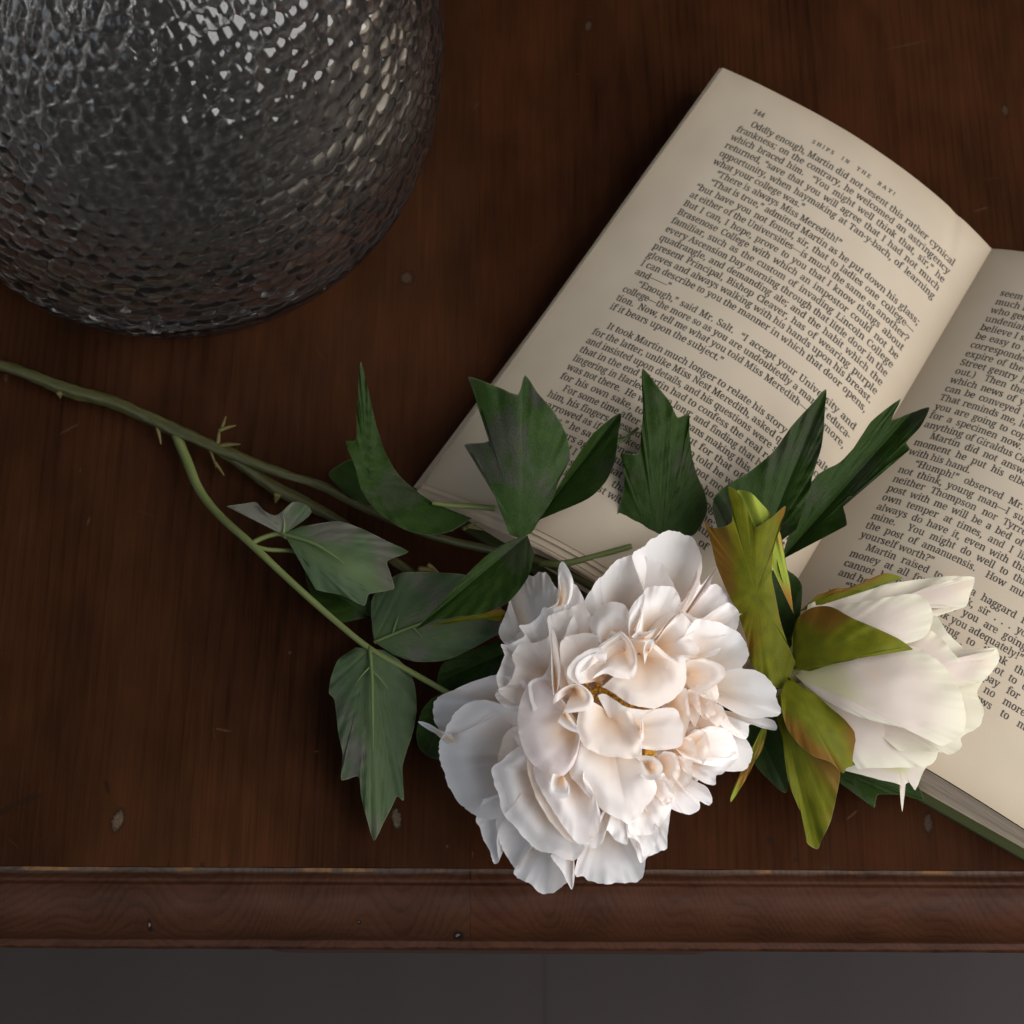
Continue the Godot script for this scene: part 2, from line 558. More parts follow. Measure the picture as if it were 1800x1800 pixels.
## Points of the open book in its own axes: x across, y up, z down the page. s runs from the gutter outwards, t from head to foot.
func left_leaf(s: float, t: float, drop := 0.0) -> Vector3:
	var h := bow(s, 0.003 + 0.0015 * t, 0.0127 + 0.0077 * t, 0.024 + 0.0077 * t, 0.022 - 0.012 * t)
	h += 0.0005 * curly.get_noise_2d(s * 3.0, t * 4.0) * s
	h -= 0.0007 * exp(-pow((s - 0.10 + 0.55 * (t - 0.075)) * 55.0, 2.0)) * smoothstep(0.16, 0.06, t)
	return Vector3(-(PAGE_W + 0.0095 * t) * s, maxf(h - drop, 0.0025), PAGE_H * t - 0.0075 * s)

func right_leaf(s: float, t: float, drop := 0.0) -> Vector3:
	var h := bow(s, 0.003 + 0.0015 * t, 0.0138, 0.0217, 0.0153)
	return Vector3(PAGE_W * s, maxf(h - drop, 0.0025), PAGE_H * t + 0.0025 * s)

func leaf_mesh(fn: Callable, left: bool, s0 := 0.0) -> ArrayMesh:
	var nu := 81
	var nv := 81
	var pts := PackedVector3Array()
	var uvs := PackedVector2Array()
	for i in nv:
		for j in nu:
			var s := lerpf(s0, 1.0, j / float(nu - 1))
			s = s * s * 0.35 + s * 0.65
			var t := i / float(nv - 1)
			pts.append(fn.call(s, t))
			uvs.append(Vector2(1.0 - s if left else s, t))
	return mesh_of([sheet_arrays(pts, nu, nv, uvs, PackedColorArray(), false, left)])

var glyphs := {}

func glyph(code: int, px: int, squeeze: float) -> Array:
	var key := "%d_%d_%d" % [code, px, int(squeeze * 100)]
	if glyphs.has(key): return glyphs[key]
	var ts = TextServerManager.get_primary_interface()
	var rid = serif.get_rids()[0]
	var big := 72
	var sz := Vector2i(big, 0)
	var gi = ts.font_get_glyph_index(rid, big, code, 0)
	ts.font_render_glyph(rid, sz, gi)
	var adv = ts.font_get_glyph_advance(rid, big, gi).x
	var uv = ts.font_get_glyph_uv_rect(rid, sz, gi)
	var off = ts.font_get_glyph_offset(rid, sz, gi)
	var k := px / float(big)
	var res := [null, 0.0, 0.0, adv * k * squeeze]
	if uv.size.x > 1:
		var page = ts.font_get_texture_image(rid, sz, ts.font_get_glyph_texture_idx(rid, sz, gi))
		var part: Image = page.get_region(Rect2i(uv))
		part.convert(Image.FORMAT_RGBA8)
		part.resize(maxi(1, int(round(part.get_width() * k * squeeze))), maxi(1, int(round(part.get_height() * k))), Image.INTERPOLATE_LANCZOS)
		res = [part, off.x * k * squeeze, off.y * k, adv * k * squeeze]
	glyphs[key] = res
	return res

var serif: SystemFont

func width_of(text: String, px: int, sq: float, track: float) -> float:
	var w := 0.0
	for c in text: w += float(glyph(c.unicode_at(0), px, sq)[3]) + track
	return w

func letter(im: Image, text: String, x: float, y: float, px: int, sq: float, track := 0.0, word := 0.0, ink := 0.95) -> void:
	var dark := lin(0.020, 0.018, 0.017)
	for c in text:
		var g = glyph(c.unicode_at(0), px, sq)
		if g[0] != null:
			var gm: Image = g[0]
			var ox := int(round(x + g[1]))
			var oy := int(round(y + g[2]))
			var press := ink * rng.randf_range(0.86, 1.06)
			for yy in gm.get_height():
				for xx in gm.get_width() + 1:
					var here := gm.get_pixel(xx, yy).a if xx < gm.get_width() else 0.0
					var a := pow(maxf(here, 0.5 * gm.get_pixel(xx - 1, yy).a if xx > 0 else 0.0), 0.55) * press
					if a > 0.02:
						var X := ox + xx
						var Y := oy + yy
						if X >= 0 and Y >= 0 and X < im.get_width() and Y < im.get_height():
							im.set_pixel(X, Y, im.get_pixel(X, Y).lerp(dark, minf(a, 1.0)))
		x += float(g[3]) + track + (word if c == " " else 0.0)

## One line of type, spaced out to the measure unless it ends a paragraph.
func set_line(im: Image, text: String, x0: float, x1: float, y: float, px: int, loose := false) -> void:
	var sq := 0.86
	var w := width_of(text, px, sq, 0.0)
	var gaps := text.count(" ")
	var room := x1 - x0
	if w > room:
		sq *= room / w
		w = width_of(text, px, sq, 0.0)
	letter(im, text, x0, y, px, sq, 0.0, 0.0 if loose or gaps == 0 else (room - w) / gaps)

func paper(w: int, h: int, sd: int) -> Image:
	var n := noise(sd, 0.004, 4)
	var f := noise(sd + 1, 0.22, 2)
	var im := Image.create(w, h, false, Image.FORMAT_RGB8)
	for y in h:
		for x in w:
			var ed := minf(minf(x, w - x), minf(y, h - y)) / 60.0
			var age := exp(-ed) * 0.16
			var v := 1.0 + 0.05 * n.get_noise_2d(x, y) + 0.035 * f.get_noise_2d(x, y) - age
			im.set_pixel(x, y, lin(0.405 * v, 0.346 * v * (1.0 - age * 0.25), 0.272 * v * (1.0 - age * 0.6)))
	return im

func make_book() -> void:
	serif = SystemFont.new()
	serif.font_names = PackedStringArray(["Droid Serif"])
	var t := thing("book", "old hardback book lying open at page 144, beneath the peony leaves and bud", "book", book_at)
	t.rotation.y = -BOOK_TURN
	var W := 1024
	var H := 1720
	# ---- left page
	var im := paper(W, H, 51)
	var x0 := (1.0 - 0.843) * W
	var x1 := (1.0 - 0.071) * W
	var px := 33
	var step := 0.02103 * H
	letter(im, "144", (1.0 - 0.832) * W, 0.062 * H, 27, 0.85)
	letter(im, "SHIPS  IN  THE  BAY!", (1.0 - 0.622) * W, 0.0605 * H, 20, 0.95, 6.2)
	var lines := ["~Oddly enough, Martin did not resent this rather cynical", "frankness; on the contrary, he welcomed an astringency", "which braced him.  “You might well think that, sir,” he",
		"returned, “save that you will agree that I had not much", "opportunity, when haymaking at Tan-y-bach, of learning", "what your college was.”|", "~“There is always Miss Meredith!”|",
		"~“That is true,” admitted Martin as he put down his glass;", "“but have you not found, sir, that to ladies one college—", "at either of the Universities—is much the same as another?", "But I can, I hope, prove to you that I know things about",
		"Brasenose College with which an impostor could not be", "familiar, such as the custom of invading Lincoln College", "every Ascension Day morning through that little door in the", "quadrangle, and demanding ale; and the habit which the",
		"present Principal, Bishop Cleaver, has of wearing purple", "gloves and always walking with his hands upon his breast.", "I can describe to you the manner in which that door opens,", "and——”|",
		"~“Enough,” said Mr. Salt.  “I accept your University and", "college—the more so as you are undoubtedly a man of educa-", "tion.  Now, tell me what you told Miss Meredith—and more,", "if it bears upon the subject.”|", "",
		"~It took Martin much longer to relate his story to Mr. Salt,", "for the latter, unlike Miss Nest Meredith, asked questions on", "and insisted upon details, and his questions were so searching",
		"that in the end Martin had to confess the real reason of his", "lingering in Harlech for so long; and finding that his own secret", "was not there.  He was by no means making this avowal easily",
		"for his own sake, to be sure, but for that of another one.", "~For some time after this had been told he watched Mr. Salt,", "him, his fingers pressed together and not moving his lips; but", "narrowed as if he looked upon some far horizon over there.",
		"~“Yes,” he said at length, “that is how things are now, and", "thirty years ago I should have done the same; a man grows", "slower, and I know that it is of no use to hurry them; but", "now. I must own that through all of this, you", "have been quite honest with me, which"]
	var tt := 0.0905
	for s in lines:
		if s == "":
			tt += 0.0176
			continue
		var ind := 30.0 if s.begins_with("~") else 0.0
		set_line(im, s.trim_prefix("~").trim_suffix("|"), x0 + ind, x1, tt * H, px, s.ends_with("|") or s.length() < 42)
		tt += 0.02103
	# ---- right page
	var ir := paper(W, H, 61)
	var rx0 := 0.098 * W
	var rx1 := 0.872 * W
	letter(ir, "SHIPS  IN  THE  BAY!", 0.31 * W, 0.0605 * H, 20, 0.95, 6.2)
	var rl := ["seem to be of the kind that gives you pleasure here, and not", "much more may be said for it by one or two of those men", "who get their living by the pen; it is, I own, slow work and", "undeniably tedious; though when it is once well begun, I", "believe I should wish it to go on and on. It would not now", "be easy to find you a good lodging in the town, and your",
		"correspondence need not for that matter suffer; it might", "expire of the change, I know. (Some of those old Bridge", "Street gentry have asked me to seek them, to find things", "out.)  Then there is the mail coach from the Swan, by", "which news of your safety and good health at any time", "can be conveyed to your family, to any of your friends.", "That reminds me, let me see the hand in which I suppose", "you are going to copy it all; pray write me a line or two",
		"for a specimen now.  Take down, if you please, almost", "anything of Giraldus Cambrensis that you may like.”|", "~Martin did not answer for a little while; then, for a", "moment he put his elbow down and he hid his eyes", "with his hand.|", "~“Humph!” observed Mr. Salt to himself, “you need", "not think, young man—I suppose you may do so—that", "neither Thompson nor Tyrrell ever believed that the",
		"post with me will be a bed of roses. I have indeed my", "own temper at times, and I like to let it out; I shall", "always do have it, even with that old friend of us and", "mine.  You might do well to think of it first, before", "the post of amanuensis.  How much are you thinking", "yourself worth?”|", "~Martin raised to him a haggard face.  “I want no",
		"money at all for the work, sir . . . your house and it", "cannot be paid for . . . you are going to give me it", "and how can I ever thank you adequately!”|", "~“You are always trying to thank those who do", "not want thanks when I ask you not to do so,” said", "he. “I am not at all going to pay for it out of", "my own revenue; and there is no more making", "of speeches or making polite bows to me now,", "or else I may see you punched for it.”|"]
	tt = 0.1065
	for s in rl:
		var ind := 34.0 if s.begins_with("~") else 0.0
		set_line(ir, s.trim_prefix("~").trim_suffix("|"), rx0 + ind, rx1, tt * H, px, s.ends_with("|"))
		tt += 0.02074
	var lm := mat(Color.WHITE, 0.85, 0.25)
	lm.albedo_texture = ImageTexture.create_from_image(im)
	var rm := mat(Color.WHITE, 0.85, 0.25)
	rm.albedo_texture = ImageTexture.create_from_image(ir)
	put("left_page", leaf_mesh(left_leaf, true), lm, t, "cream page numbered 144 with printed text")
	put("right_page", leaf_mesh(right_leaf, false), rm, t)
	# ---- the leaves below: a few sheets fanned apart, then the block
	var edge_im := Image.create(64, 256, false, Image.FORMAT_RGB8)
	var en := noise(91, 1.0, 2)
	for y in 256:
		for x in 64:
			var v := 0.78 + 0.34 * en.get_noise_2d(x * 0.02, y * 0.55) + 0.12 * en.get_noise_2d(x * 0.2, y * 0.1)
			edge_im.set_pixel(x, y, lin(0.76 * v, 0.60 * v, 0.45 * v))
	var bm := mat(Color.WHITE, 0.9, 0.2)
	bm.albedo_texture = ImageTexture.create_from_image(edge_im)
	var blank := mat(lin(0.42, 0.34, 0.25), 0.9, 0.2)
	for k in [1, 2, 3, 4, 5]:
		var kk: float = k
		put("leaf_sheet", leaf_mesh(func(s, tq): return left_leaf(s, tq * (1.0 + 0.004 * kk), 0.0003 * kk + 0.0002 * kk * tq * s) + Vector3(-0.0003 * kk * s, 0, (0.0004 * kk + 0.0007 * sin(kk * 2.3)) * tq), true), blank, t)
	put("page_block", block_mesh(left_leaf, true), bm, t)
	put("page_block", block_mesh(right_leaf, false), bm, t)
	# ---- boards and spine in green cloth
	var cn := noise(71, 0.35, 3)
	var ci := Image.create(256, 256, false, Image.FORMAT_RGB8)
	for y in 256:
		for x in 256:
			var v := 1.0 + 0.25 * cn.get_noise_2d(x, y) + 0.12 * (sin(x * 1.57) * sin(y * 1.57))
			ci.set_pixel(x, y, lin(0.050 * v, 0.056 * v, 0.020 * v))
	var cm := mat(Color.WHITE, 0.8, 0.3)
	cm.albedo_texture = ImageTexture.create_from_image(ci)
	cm.uv1_triplanar = true
	cm.uv1_scale = Vector3(18, 18, 18)
	for side in [-1, 1]:
		var sk := -0.0075 if side < 0 else 0.0025
		var pts: Array[Vector3] = [Vector3(0.006 * side, 0, -0.002), Vector3((PAGE_W + 0.004) * side, 0, -0.002 + sk), Vector3((PAGE_W + (0.0125 if side < 0 else 0.004)) * side, 0, PAGE_H + 0.0032 + sk), Vector3(0.006 * side, 0, PAGE_H + 0.0032)]
		put("cover", slab(pts, 0.0003, 0.0027, 0.0008), cm, t, "green cloth cover board")
	put("spine", slab([Vector3(-0.0058, 0, -0.0015), Vector3(0.0058, 0, -0.0015), Vector3(0.0058, 0, PAGE_H + 0.003), Vector3(-0.0058, 0, PAGE_H + 0.003)], 0.0003, 0.0018, 0.0004), cm, t)

## The block of leaves under a page: its three outer faces, sloping outwards to the cover.
func block_mesh(fn: Callable, left: bool) -> ArrayMesh:
	var out := []
	var lv := 7
	var runs := [[], [], []]
	for i in 33:
		var s := i / 32.0
		runs[0].append(Vector2(s, 0.0))
		runs[1].append(Vector2(1.0, s))
		runs[2].append(Vector2(1.0 - s, 1.0))
	for r in runs:
		var pts := PackedVector3Array()
		var uvs := PackedVector2Array()
		for k in lv:
			var q := k / float(lv - 1)
			for e in r:
				var top: Vector3 = fn.call(e.x, e.y)
				var spread: float = 0.0045 * q * e.x if left else 0.0012 * q * e.x
				var p := Vector3(top.x + (-spread if left else spread), lerpf(top.y - 0.0002, 0.0027, q), top.z)
				p.z += (e.y - 0.5) * 0.0005 * sin(k * 2.1 + (0.0 if left else 1.3))
				pts.append(p)
				uvs.append(Vector2((e.x + e.y) * 1.0, (top.y - p.y) * 38.0))
		out.append(sheet_arrays(pts, r.size(), lv, uvs, PackedColorArray(), false, not left))
	return mesh_of(out)

## A flat board with softened upper edges over a four cornered outline.
func slab(c: Array[Vector3], y0: float, y1: float, r: float) -> ArrayMesh:
	var mid := (c[0] + c[1] + c[2] + c[3]) / 4.0
	var st := SurfaceTool.new()
	st.begin(Mesh.PRIMITIVE_TRIANGLES)
	st.set_smooth_group(-1)
	var rings := []
	for q in [[y0, 0.0], [y1 - r, 0.0], [y1, r]]:
		var ring := []
		for p in c:
			var d: Vector3 = (mid - p)
			ring.append(p + Vector3(signf(d.x) * q[1], q[0], signf(d.z) * q[1]))
		rings.append(ring)
	var quad := func(a, b, cc, d):
		var n: Vector3 = (b - a).cross(cc - a)
		var o: Vector3 = (a + b + cc + d) / 4.0 - (mid + Vector3(0, (y0 + y1) / 2, 0))
		var v := [a, b, cc, a, cc, d]
		if n.dot(o) > 0: v = [a, cc, b, a, d, cc]
		for p in v: st.add_vertex(p)
	for k in 2:
		for i in 4:
			var j := (i + 1) % 4
			quad.call(rings[k][i], rings[k][j], rings[k + 1][j], rings[k + 1][i])
	quad.call(rings[2][0], rings[2][1], rings[2][2], rings[2][3])
	quad.call(rings[0][0], rings[0][1], rings[0][2], rings[0][3])
	st.generate_normals()
	return st.commit()

# ==================================================================== peony spray
const BLOOM := [720.0, 900.0, 2.5714]     # enlargements of the survey picture that the outlines were measured in
const BUD := [1180.0, 820.0, 2.5]
const LEAF := [380.0, 600.0, 2.0]
const PLAIN := [0.0, 0.0, 1.0]
var org := Vector3.ZERO
var mats := {}
var curly := noise(101, 1.0, 2)

func spot(frame: Array, x: float, y: float, h: float) -> Vector3:
	return at(frame[0] + x / frame[2], frame[1] + y / frame[2], h) - org

## Height of the surface that carries the spray: the table, or the pages of the book.
func ground(u: float, v: float) -> float:
	var d := (u - 745.0) * 0.527 - (v - 868.0) * 0.85       # across the book's lower edge, positive over the book
	return 0.021 * smoothstep(-90.0, 60.0, d)

func dome(x: float, y: float) -> float:
	var u: float = BLOOM[0] + x / BLOOM[2]
	var v: float = BLOOM[1] + y / BLOOM[2]
	var r := Vector2((x - 930.0) / 820.0, (y - 900.0) / 880.0).length()
	var d := 1.0 - r * r
	return 0.009 + ground(u, v) * 0.85 + (0.052 - 0.35 * ground(u, v)) * sqrt(0.5 * (d + sqrt(d * d + 0.012)))

func crom(a: Vector2, b: Vector2, c: Vector2, d: Vector2, t: float) -> Vector2:
	return 0.5 * ((2.0 * b) + (c - a) * t + (2.0 * a - 5.0 * b + 4.0 * c - d) * t * t + (3.0 * b - a - 3.0 * c + d) * t * t * t)

## A smooth open run through the given corners; sharp keeps teeth pointed.
func run(flat: Array, per: int, sharp: float) -> PackedVector2Array:
	var q: Array[Vector2] = []
	for i in range(0, flat.size() - 1, 2): q.append(Vector2(flat[i], flat[i + 1]))
	var out := PackedVector2Array()
	for i in q.size() - 1:
		var a: Vector2 = q[maxi(i - 1, 0)]
		var d: Vector2 = q[mini(i + 2, q.size() - 1)]
		for k in per:
			var t := k / float(per)
			out.append(crom(a, q[i], q[i + 1], d, t).lerp(q[i].lerp(q[i + 1], t), sharp))
	out.append(q[-1])
	return out

## A petal spreads like a fan from its foot to a rim. Lengths in millimetres: depth of the foot below the bloom's
## dome, lift of the rim above it, belly of the middle, curl of the rim, ruffle and pleats.
func petal(parent: Node, foot: Vector2, depth: float, rim: Array, lift := 0.0, belly := 0.0, curl := 0.0, ruffle := 1.0, pleat := 0.0, tint := 0.0, knee := 1.5) -> void:
	var r := run(rim, 7, 0.0)
	var nu := r.size()
	var nv := 20
	var pts := PackedVector3Array()
	var uvs := PackedVector2Array()
	var cols := PackedColorArray()
	var sd := rng.randf() * 500.0
	var hb := dome(foot.x, foot.y) - depth * 0.001
	var length := 0.0
	var along: Array[float] = [0.0]
	for j in range(1, nu):
		length += r[j].distance_to(r[j - 1])
		along.append(length)
	for i in nv:
		var t := i / float(nv - 1)
		for j in nu:
			var s := along[j] / 200.0
			var q := foot.lerp(r[j], t)
			var he := dome(r[j].x, r[j].y) + lift * 0.001
			he += ruffle * 0.001 * (curly.get_noise_2d(s * 0.9 + sd, 3.0) * 1.6 * t * t + 0.7 * curly.get_noise_2d(s * 2.6 + sd, 9.0) * pow(t, 4.0) + 0.55 * curly.get_noise_2d(s * 6.0 + sd, 19.0) * pow(t, 9.0))
			var h := lerpf(hb, he, 1.0 - pow(1.0 - t, knee))
			h += belly * 0.0007 * 4.0 * t * (1.0 - t) * (0.8 + 0.4 * curly.get_noise_2d(s * 0.35 + sd, t))
			h -= curl * 0.00075 * smoothstep(0.62, 1.0, t) * smoothstep(0.62, 1.0, t)
			h += pleat * 0.0008 * t * (1.0 - 0.3 * t) * sin(s * 7.0 + sd + 2.0 * curly.get_noise_2d(s, sd))
			h += 0.0009 * ruffle * t * curly.get_noise_2d(q.x * 0.008 + sd, q.y * 0.008)
			# frayed, slightly scalloped cloth edge
			var fray := 1.0
			if i == nv - 1: fray = 1.0 + 0.009 * curly.get_noise_2d(s * 9.0 + sd, 20.0) + 0.022 * curly.get_noise_2d(s * 1.9 + sd, 30.0)
			var w := foot.lerp(q, fray) if i == nv - 1 else q
			pts.append(spot(BLOOM, w.x, w.y, h))
			uvs.append(Vector2(along[j] / 260.0, t))
			var c := Color(0.95, 0.76, 0.56).lerp(Color(0.945, 0.94, 0.95), smoothstep(0.08, 0.80, t + 0.10 * curly.get_noise_2d(s + sd, 50.0)))
			c = c.lerp(Color(0.91, 0.81, 0.83), clampf(tint, 0, 1) * smoothstep(0.2, 0.6, t) * 0.6)
			c = c.lerp(Color(0.95, 0.81, 0.67), clampf(-tint, 0, 1) * 0.8)
			cols.append(c)
	put("petal", mesh_of([sheet_arrays(pts, nu, nv, uvs, cols)]), mats.silk, parent)

## A leaf, sepal or bud petal: a fan from its stalk end over a traced outline, rising from h0 to h1 (mm) along its axis.
func blade(called: String, parent: Node, frame: Array, foot: Vector2, tip: Vector2, h0: float, h1: float, rim: Array, arch := 0.0, fold := 0.0, kind := "leaf", sharp := 0.35, wave := 0.6, hub := Vector2.INF) -> void:
	var r := run(rim, 7, sharp)
	var from := foot
	if hub != Vector2.INF:
		from = hub
		r.append(r[0])
	var nu := r.size()
	var nv := 18
	var axis := tip - foot
	var len2 := axis.length_squared()
	var side := Vector2(-axis.y, axis.x).normalized()
	var pts := PackedVector3Array()
	var uvs := PackedVector2Array()
	var cols := PackedColorArray()
	var sd := rng.randf() * 500.0
	var px: float = 1.0 / frame[2]
	var along := 0.0
	var wide := 1.0
	for j in nu: wide = maxf(wide, absf((r[j] - foot).dot(side)))
	for i in nv:
		var t := minf(i / float(nv - 2) * 0.986, 1.0) if i < nv - 1 else 1.0
		along = 0.0
		for j in nu:
			if j: along += r[j].distance_to(r[j - 1])
			var q := from.lerp(r[j], t)
			if i == nv - 1: q += (q - from).normalized() * (curly.get_noise_2d(along * 0.35, sd) * 0.9 + (4.0 * wave * curly.get_noise_2d(along * 0.012, sd) if kind == "bud" else 0.0))
			var p := (q - foot).dot(axis) / len2
			var c := (q - foot).dot(side)
			var a := absf(c) / wide
			var h := lerpf(h0, h1, p) + arch * 4.0 * p * (1.0 - p)
			h += fold * (a - (0.14 * exp(-a * 8.0)) if fold > 0.0 else a * a)
			h += wave * curly.get_noise_2d(q.x * px * 0.009 + sd, q.y * px * 0.009) * t * 2.0
			if kind != "bud":
				h += 1.5 * curly.get_noise_2d(along * px * 0.018 + sd, 44.0) * pow(t, 4.0)
			if kind == "bud":
				h += wave * (1.0 * curly.get_noise_2d(along * px * 0.035 + sd, 3.0) * pow(t, 10.0) + 1.6 * curly.get_noise_2d(along * px * 0.008 + sd, 8.0) * pow(t, 3.0))
			if kind == "leaf" or kind == "sage":       # sunken side veins
				h -= 0.22 * pow(0.5 + 0.5 * cos((p * len2 ** 0.5 - absf(c) * 0.9) * px * 0.22), 6.0) * smoothstep(0.04, 0.2, a)
			pts.append(spot(frame, q.x, q.y, h * 0.001))
			uvs.append(Vector2(along * px / 100.0, t))
			var paint := dye(kind, t, a, p, q * px, sd)
			if i == nv - 1 and kind != "bud": paint = paint.lerp(Color(0.16, 0.17, 0.09), 0.45)
			cols.append(paint)
	put(called, mesh_of([sheet_arrays(pts, nu, nv, uvs, cols)]), mats[kind], parent)

func dye(kind: String, t: float, a: float, p: float, q: Vector2, sd: float) -> Color:
	var n := curly.get_noise_2d(q.x * 0.007 + sd, q.y * 0.007)
	var f := curly.get_noise_2d(q.x * 0.04 + sd, q.y * 0.04)
	match kind:
		"leaf":
			var c := Color(0.015, 0.035, 0.005).lerp(Color(0.026, 0.054, 0.008), 0.5 + 0.5 * f)
			c = c.lerp(Color(0.035, 0.070, 0.018), 0.45 * exp(-a * 28.0))
			return c.lerp(Color(0.042, 0.040, 0.032), 0.5 * smoothstep(0.05, 0.5, n + 0.35 * f))
		"dusky":
			var c := Color(0.019, 0.043, 0.007).lerp(Color(0.031, 0.062, 0.012), 0.5 + 0.5 * f)
			c = c.lerp(Color(0.040, 0.078, 0.020), 0.45 * exp(-a * 28.0))
			return c.lerp(Color(0.050, 0.048, 0.040), 0.75 * smoothstep(-0.12, 0.4, n + 0.4 * f + 0.25 * a))
		"sage":
			var c := Color(0.042, 0.068, 0.032).lerp(Color(0.058, 0.084, 0.044), 0.5 + 0.5 * f)
			c = c.lerp(Color(0.085, 0.120, 0.045), smoothstep(0.5, 0.0, a) * 0.4)
			return c.lerp(Color(0.092, 0.080, 0.074), 0.7 * smoothstep(0.0, 0.6, n + 0.35 * (p - 0.45) + 0.2 * f))
		"sepal":
			var c := Color(0.066, 0.076, 0.004).lerp(Color(0.120, 0.122, 0.006), 0.5 + 0.5 * f)
			return c.lerp(Color(0.135, 0.066, 0.011), smoothstep(0.30, 0.85, a * 0.8 + 0.45 * n + 0.15 * p))
		"lime":
			return Color(0.22, 0.27, 0.035).lerp(Color(0.28, 0.15, 0.03), smoothstep(0.1, 0.6, n))
		_:
			var c := Color(0.62, 0.60, 0.36).lerp(Color(0.72, 0.64, 0.585), smoothstep(0.10, 0.55, t + 0.2 * n))
			return c.lerp(Color(0.74, 0.735, 0.60), smoothstep(0.72, 1.0, t) * 0.8).lerp(Color(0.80, 0.64, 0.52), smoothstep(0.25, 0.7, n) * 0.4)

## A stalk through (u, v, height mm, radius mm) stations.
func stalk_mesh(frame: Array, st: Array, sd: float, rough := 0.12) -> ArrayMesh:
	var q: Array[Vector3] = []
	var rad: Array[float] = []
	for i in range(0, st.size(), 4):
		q.append(spot(frame, st[i], st[i + 1], st[i + 2] * 0.001))
		rad.append(st[i + 3] * (0.00079 if rough > 0.1 else 0.001))
	var curve := Curve3D.new()
	for i in q.size():
		var tan_ := (q[mini(i + 1, q.size() - 1)] - q[maxi(i - 1, 0)]) / 6.0
		curve.add_point(q[i], -tan_, tan_)
	curve.bake_interval = 0.0015
	var L := curve.get_baked_length()
	var n := maxi(6, int(L / 0.0018))
	var seg := 12
	var at_len: Array[float] = []
	for i in q.size(): at_len.append(curve.get_closest_offset(q[i]))
	var pts := PackedVector3Array()
	var uvs := PackedVector2Array()
	var cols := PackedColorArray()
	for i in n + 3:
		var o := clampf((i - 1) / float(n), 0, 1) * L
		var c := curve.sample_baked(o, true)
		var d := (curve.sample_baked(minf(o + 0.002, L), true) - curve.sample_baked(maxf(o - 0.002, 0), true)).normalized()
		var x := d.cross(Vector3.UP).normalized()
		var y := x.cross(d).normalized()
		var k := 0
		while k < q.size() - 2 and o > at_len[k + 1]: k += 1
		var r := lerpf(rad[k], rad[k + 1], clampf((o - at_len[k]) / maxf(at_len[k + 1] - at_len[k], 1e-5), 0, 1))
		if i == 0 or i == n + 2: r = 0.00002
		for j in seg + 1:
			var a := TAU * j / seg
			var rr := r * (1.0 + rough * curly.get_noise_3d(o * 160.0 + sd, cos(a) * 1.2, sin(a) * 1.2) + rough * 1.3 * curly.get_noise_3d(o * 35.0 + sd, cos(a) * 3.2, sin(a) * 3.2) + (rough * 0.9 * sin(a * 5.0 + o * 55.0 + 3.0 * curly.get_noise_1d(o * 25.0 + sd)) if rough > 0.1 else 0.0) + rough * 1.5 * pow(maxf(0.0, curly.get_noise_1d(o * 70.0 + sd)), 2.0))
			pts.append(c + (x * cos(a) + y * sin(a)) * rr)
			uvs.append(Vector2(j / float(seg), o * 20.0))
			var f := clampf(0.5 + 0.6 * curly.get_noise_3d(o * 45.0 + sd, cos(a) * 2.6, sin(a) * 2.6) - (0.35 * sin(a * 5.0 + o * 55.0 + 3.0 * curly.get_noise_1d(o * 25.0 + sd)) if rough > 0.1 else 0.0), 0.0, 1.0)
			cols.append(Color(1, 1, 1).lerp(Color(0.55, 0.5, 0.42), f * 0.7))
	return mesh_of([sheet_arrays(pts, seg + 1, n + 3, uvs, cols, true, true)])

func stalk(called: String, parent: Node, frame: Array, st: Array, m: String, rough := 0.12) -> void:
	put(called, stalk_mesh(frame, st, rng.randf() * 90.0, rough), mats[m], parent)

func veins(leaf_called: Node, frame: Array, runs: Array) -> void:
	for st in runs: stalk("vein", leaf_called, frame, st, "vein", 0.05)

func last(parent: Node) -> Node:
	return parent.get_child(parent.get_child_count() - 1)

